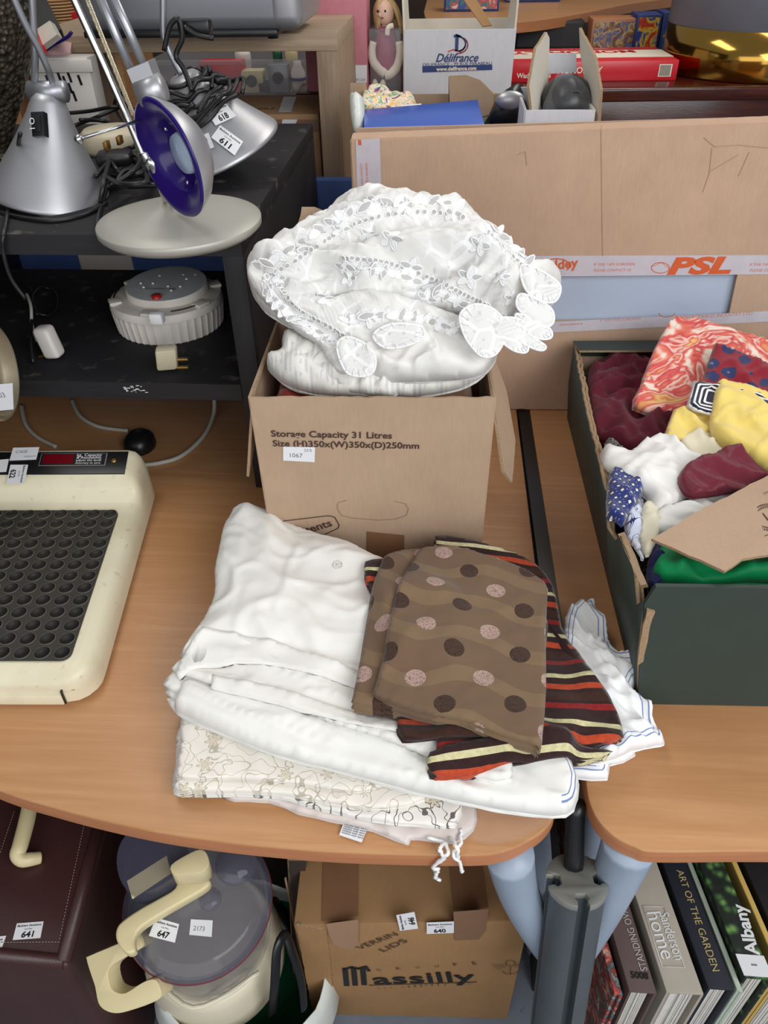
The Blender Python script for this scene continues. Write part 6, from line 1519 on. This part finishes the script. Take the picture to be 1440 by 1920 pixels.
b = MB('mahogany'); b.bx(xa-.02, -.455, yT-.03, yT+.33, zbot-.03, zbot-.003, .002); b.bx(xa-.02, xa+.02, yT-.02, yT+.32, .0, zbot-.03); b.bx(-.50, -.46, yT-.02, yT+.32, 0, zbot-.03); b.build('rear_shelf', label='dark wooden shelf carrying the clear storage tub', cat='shelf')
# items above/behind tub
yI = 2.75
for nm, lb, x, y, col, w_, h_ in (('white_bottle', 'white cap behind the clear tub rim, left', 455, 103, 'white_plastic', .05, .03), ('green_toy', 'small green toy behind the tub rim', 520, 102, 'carrier_green', .03, .03), ('cream_cup', 'cream cup behind the tub rim beside the green toy', 546, 100, 'cream_plastic', .04, .04)):
    p = P(x, y, Y=yT+.16); b = MB(col); b.lathe([(0, -.1), (w_*.4, -.1), (w_*.5, 0), (w_*.45, h_*.5), (0, h_*.5)], (p.x, p.y, p.z), seg=20); b.build(nm, label=lb, cat='toy', group='small toys in the clear tub')
# top left clutter
yL = 3.0
b = MB('mahogany', 'desk'); p = P(120, 58, Y=yL); b.bx(p.x-.35, p.x+.20, yL, yL+.5, p.z-.04, p.z, .004, 'desk'); b.bx(p.x-.3, p.x-.26, yL+.05, yL+.4, 0, p.z-.04, 0, 'desk'); b.bx(p.x+.12, p.x+.16, yL+.05, yL+.4, 0, p.z-.04, 0, 'desk'); zL = p.z; b.build('wooden_shelf', label='orange brown wooden shelf at the top left behind the lamps', cat='shelf')
c = P(108, 26, Y=yL+.08)
MT['wicker'] = (lambda M: (M.col(M.mix((M.xyz(M.obj)[2]*700.).sn().gt(.1), (206, 164, 112), (140, 98, 62))), M.bump((M.xyz(M.obj)[2]*700.).sn(), .8, .004), M.m)[2])(Mat('wicker', .7))
b = MB('wicker'); b.lathe([(0, 0), (.055, 0), (.068, .03), (.072, .08), (.066, .10), (.060, .09), (0, .09)], (c.x, c.y, zL), seg=40, wav=lambda i, a: 1+.02*math.sin(a*22+i)); b.build('wicker_basket', label='small woven wicker basket on the top left wooden shelf', cat='basket')
p = P(142, 22, Y=yL+.05); b = MB('game_red', 'white_ink'); b.bx(p.x-.02, p.x+.05, p.y, p.y+.06, zL, zL+.05, .006); b.build('red_tin', label='small red tin beside the wicker basket', cat='tin')
b = MB('b_black', 'white_ink', 'game_red', 'violet'); yy = 2.0
pq_ = [P(38, -10, Y=yy+.1), P(82, -10, Y=yy+.1), P(118, 62, Y=yy), P(72, 95, Y=yy-.05), P(50, 50, Y=yy)]
b.slab(pq_, .02, 'b_black'); b.build('black_bag', label='black glossy bag leaning at the top left behind the glitter lamp', cat='bag')
b = MB('card_cream'); b.slab([P(68, 62, Y=1.97), P(98, 42, Y=1.97), P(112, 68, Y=1.96), P(82, 90, Y=1.95)], .02); b.build('cream_packet', label='cream packet leaning against the black bag at top left', cat='packet')
b = MB('game_red'); b.slab([P(56, 55, Y=1.94), P(62, 55, Y=1.94), P(84, 98, Y=1.93), P(76, 100, Y=1.93)], .03); b.build('red_folder', label='narrow red folder edge at the top left', cat='folder')
b = MB('pink_pale'); b.slab([P(84, 98, Y=2.02), P(100, 82, Y=2.05), P(138, 66, Y=2.1), P(132, 104, Y=2.02)], .01); b.build('pale_magazine', label='pale shiny magazine on the white crate', cat='magazine')
b = MB('violet'); b.tube([P(80, 98, Y=1.99), P(100, 84, Y=1.99), P(126, 70, Y=1.99), P(134, 60, Y=1.99)], .004, sm=4); b.build('purple_ribbon', label='purple ribbon across the pale magazine', cat='ribbon')

# green banana carton with things behind the long carton
yG = 1.66
zg = P(845, 150, Y=2.0).z
t = thing('open_carton', 'open green and brown produce carton behind the long pale carton', 'box', (.0, 1.7, T))
gx0, gx1, gy0, gy1 = -.17, .17, 1.60, 2.10; zg_ = 1.20
b = MB('carrier_green', 'card'); 
for q in ([(gx0, gy1, T), (gx1, gy1, T), (gx1, gy1, P(750, 176, Y=gy1).z), (gx0, gy1, P(750, 176, Y=gy1).z)], [(gx0, gy0, T), (gx0, gy1, T), (gx0, gy1, zg_), (gx0, gy0, zg_)], [(gx1, gy0, T), (gx1, gy1, T), (gx1, gy1, zg_), (gx1, gy0, zg_)], [(gx0, gy0, T), (gx1, gy0, T), (gx1, gy0, zg_-.04), (gx0, gy0, zg_-.04)], [(gx0, gy0, T+.003), (gx1, gy0, T+.003), (gx1, gy1, T+.003), (gx0, gy1, T+.003)]): b.slab(q, .006, 'card')
b.build('body', t)
yf_ = 2.02
b = MB('card', 'carrier_green'); b.slab([P(845, 205, Y=yf_), P(843, 143, Y=yf_), P(875, 141, Y=yf_), P(900, 150, Y=yf_-.04), P(928, 178, Y=yf_-.10), P(925, 215, Y=yf_-.12), P(900, 220, Y=yf_-.08)], .006, 'card', m2='card_edge'); b.build('flap', t)
b = MB('carrier_green'); b.slab([P(841, 205, Y=yf_+.01), P(841, 143, Y=yf_+.01), P(846, 142, Y=yf_+.01), P(848, 205, Y=yf_+.01)], .004); b.build('green_panel', t)
b = MB('carrier_green'); b.slab([P(905, 236, Y=1.90), P(928, 196, Y=1.90), P(930, 236, Y=1.90)], .004); b.build('green_panel', t)
b = MB('card'); b.slab([P(657, 190, Y=yf_), P(657, 156, Y=yf_), P(686, 156, Y=yf_), P(690, 186, Y=yf_)], .005, 'card'); b.build('flap', t)
# blue box
yB = 1.70
q = [P(683, 252, Y=yB), P(912, 244, Y=yB), P(896, 186, Y=yB+.14), P(682, 205, Y=yB+.14)]
nB = (q[1]-q[0]).cross(q[3]-q[0]).normalized(); nB = nB if nB.z > 0 else -nB
t = thing('blue_box', 'shiny blue cardboard box lying in the produce carton', 'box', (q[0]+q[1])/2-nB*.09)
b = MB('blue_card'); b.hexa([v-nB*.09 for v in q]+q, .002); b.build('body', t)
pB = P3(q[0], q[1], q[3]); b = MB('white_ink'); b.tp('REMBRAND', pB, 770, 222, 842, 214, 'white_ink', shear=.3); b.build('printing', t); note(t, pB, [(752, 198), (790, 195), (791, 202), (752, 206)], [('648', .3, .7, .9)])
M = Mat('bright_floral', .6); MT['bright_floral'] = M.col(M.ramp(M.noise(24, dist=2), [(.36, (236, 232, 226)), (.42, (90, 140, 70)), (.47, (236, 230, 220)), (.54, (230, 176, 60)), (.60, (236, 232, 226)), (.66, (120, 70, 120))])).m
scarf('floral_cloth', 'brightly patterned floral cloth tucked behind the blue box', 'bright_floral', [(676, 200), (690, 182), (715, 178), (745, 186), (775, 196), (775, 212), (680, 215)], zg_-T+.03, .03, step=.012, cat='cloth')
b = MB('carrier_white'); b.pad(Pl((-.17, 1.7, 1.17), (0, -.6, .8)), [(657, 186), (678, 186), (684, 210), (680, 250), (664, 250)], .03, wr=[(.01, 20, 20, 0, 'r')], step=.01); b.build('white_bag', label='white plastic bag corner left of the blue box', cat='bag')
b = MB('black_plastic'); p = P(955, 215, Y=1.85); b.pad(Pl(p, (0, -.7, .7)), [(918, 240), (925, 205), (945, 185), (975, 172), (985, 200), (985, 245)], .06, wr=[(.016, 14, 14, 0, 'r')], step=.01, rnd=.05); b.build('black_bin_bag', label='black plastic bag between green carton and open white carton', cat='bag')
p = P(957, 188, Y=1.80); b = MB('silver'); b.ball(p, .026, sc=(1.2, .6, .7)); b.build('foil_roll', label='shiny silver roll on the black bag', cat='roll')
# open narrow carton
yN = 1.66; 
t = thing('narrow_white_carton', 'narrow open white carton with tall flaps and a plastic wrapped item', 'box', P(1060, 235, Y=yN))
xa, xb = P(1000, 225, Y=yN).x, P(1112, 225, Y=yN).x; zN = P(1055, 206, Y=yN).z
b = MB('card_white', 'card_cream')
xa2 = P(984, 225, Y=yN).x
b.slab([(xa2, yN, T+.02), (xb, yN, T+.02), (xb, yN, zN), (xa2, yN, zN)], .005, 'card_white'); b.slab([(xa2, yN, T), (xa2, yN+.18, T), (xa2, yN+.18, zN), (xa2, yN, zN)], .005, 'card_white'); b.slab([(xb, yN, T), (xb, yN+.18, T), (xb, yN+.18, zN), (xb, yN, zN)], .005, 'card_cream')
b.slab([(xa2, yN+.18, T), (xb, yN+.18, T), (xb, yN+.18, zN+.01), (xa2, yN+.18, zN+.01)], .005, 'card_white'); b.build('body', t)
yE = yN+.17
b = MB('card_cream', 'card_edge'); b.slab([P(997, 225, Y=yN), P(990, 160, Y=yN), P(1003, 90, Y=yN+.03), P(1023, 60, Y=yN+.08), P(1028, 72, Y=yN+.12), P(1026, 160, Y=yE), P(1022, 180, Y=yE)], .005, 'card_cream', jit=.001, m2='card_edge'); b.build('flap', t)
b = MB('card_cream', 'card_edge'); b.slab([P(1124, 232, Y=yN), P(1128, 168, Y=yN), P(1118, 110, Y=yN+.05), P(1088, 52, Y=yE-.02), P(1090, 100, Y=yE), P(1100, 160, Y=yE), P(1105, 205, Y=yE-.08)], .005, 'card_cream', jit=.0015, m2='card_edge'); b.build('flap', t)
b = MB('card_white'); b.slab([P(1026, 100, Y=yE), P(1080, 100, Y=yE), P(1082, 135, Y=yE), P(1026, 138, Y=yE)], .005, jit=.0005); b.build('rear_flap', t)
b = MB('black_plastic'); c = P(1063, 188, Y=yN+.10); b.ball(c, .055, sc=(.95, 1.2, .85), seg=24); b.bx(c.x-.045, c.x+.045, c.y-.05, c.y+.05, c.z-.06, c.z); b.build('black_item', t)
b = MB('clear_film'); b.pad(Pl(c+Vector((0, -.03, .03)), (0, -.8, .6)), [(1022, 212), (1026, 180), (1040, 150), (1045, 138), (1070, 140), (1100, 170), (1110, 200), (1108, 214)], .03, wr=[(.02, 30, 6, 1.2, 'r')], step=.007, rnd=.03); b.build('plastic_wrap', t)
# far desk with game boxes
zF = 1.30; 
fe = [P(795, 22, z=zF), P(800, 36, z=zF), P(818, 42, z=zF), P(900, 45, z=zF), P(1000, 40, z=zF), P(1100, 24, z=zF), P(1180, 8, z=zF), P(1290, -6, z=zF)]
fe = catmull(fe, 4); t = thing('far_desk', 'wood topped desk with curved front edge in the far background', 'table', (fe[0].x+.3, fe[0].y+.3, zF-.03))
fe = [Vector((p.x, p.y, zF-.03)) for p in fe]
b = MB('desk', 'desk_edge'); b.prism(fe+[Vector((fe[-1].x+.2, fe[-1].y+.9, zF-.03)), Vector((fe[0].x, fe[-1].y+.9, zF-.03))], (0, 0, .03), 'desk', m2='desk_edge'); b.build('table_top', t)
b = MB('black_plastic'); b.bx(fe[0].x+.08, fe[0].x+.12, fe[0].y+.3, fe[0].y+.34, 0, zF-.03); b.build('leg', t)
b = MB('black_plastic'); b.bx(fe[-1].x-.1, fe[-1].x-.06, fe[-1].y+.3, fe[-1].y+.34, 0, zF-.03); b.build('leg', t)
def m_pic(name, stops, s=30):
    M = Mat(name, .4); M.col(M.ramp(M.noise(s, dist=1.5), stops)); MT[name] = M.m
m_pic('pic_a', [(.35, (180, 130, 70)), (.45, (60, 90, 150)), (.52, (200, 170, 110)), (.6, (120, 60, 50)), (.7, (70, 110, 160))], 22)
m_pic('pic_b', [(.4, (40, 60, 140)), (.5, (230, 190, 50)), (.6, (190, 60, 40))], 20)
m_pic('pic_c', [(.38, (52, 76, 150)), (.5, (60, 120, 110)), (.58, (190, 50, 60)), (.68, (210, 200, 190))], 30)
def fbox(name, label, x0, x1, y0, y1, yp, m, cat='game', dp=.12, rim='navy_ink', zf=None):
    A, B2, C2 = P(x0, y1, Y=yp), P(x1, y1, Y=yp), P(x0, y0, Y=yp); z0 = A.z if zf is None else zf; b = MB(rim, m); b.bx(A.x, B2.x, yp, yp+dp, z0, C2.z, .003); b.slab([(A.x+.008, yp-.001, z0+.008), (B2.x-.008, yp-.001, z0+.008), (B2.x-.008, yp-.001, C2.z-.008), (A.x+.008, yp-.001, C2.z-.008)], .002, m); return b.build(name, label=label, cat=cat)
yq = P(880, 22, z=zF).y
fbox('picture_book', 'blue children book box on the far desk, left of two', 832, 935, -20, 22, yq, 'pic_c', 'book', zf=zF)
yq2 = P(1030, 4, z=zF).y; fbox('picture_book', 'second blue book box on the far desk, near top edge', 948, 1050, -30, 4, yq2, 'pic_c', 'book', zf=zF)
yS = 3.16; zSd = 1.2
b = MB('mahogany'); b.bx(.35, 1.5, yS-.03, yS+.4, 1.165, 1.2, .003); b.bx(.36, .40, yS, yS+.35, 0, 1.165); b.bx(1.4, 1.44, yS, yS+.35, 0, 1.165); b.build('rear_bench', label='dark bench behind the sideboard under the far desk', cat='bench')
fbox('framed_jigsaw', 'jigsaw box with brown picture behind the red game box', 1105, 1190, 36, 92, yS+.02, 'pic_a', zf=1.2, rim='desk_edge')
fbox('cartoon_game', 'blue and yellow game box leaning behind the red game box', 1186, 1232, 28, 92, yS, 'pic_b', zf=1.2)
fbox('narrow_game', 'narrow dark blue game box beside the brass lamp', 1234, 1252, 24, 92, yS, 'pic_c', zf=1.2)
fbox('black_crate', 'black crate in the gap behind the white bakery carton', 965, 1090, 40, 92, yS+.1, 'b_black', 'crate', zf=1.2, rim='b_black')
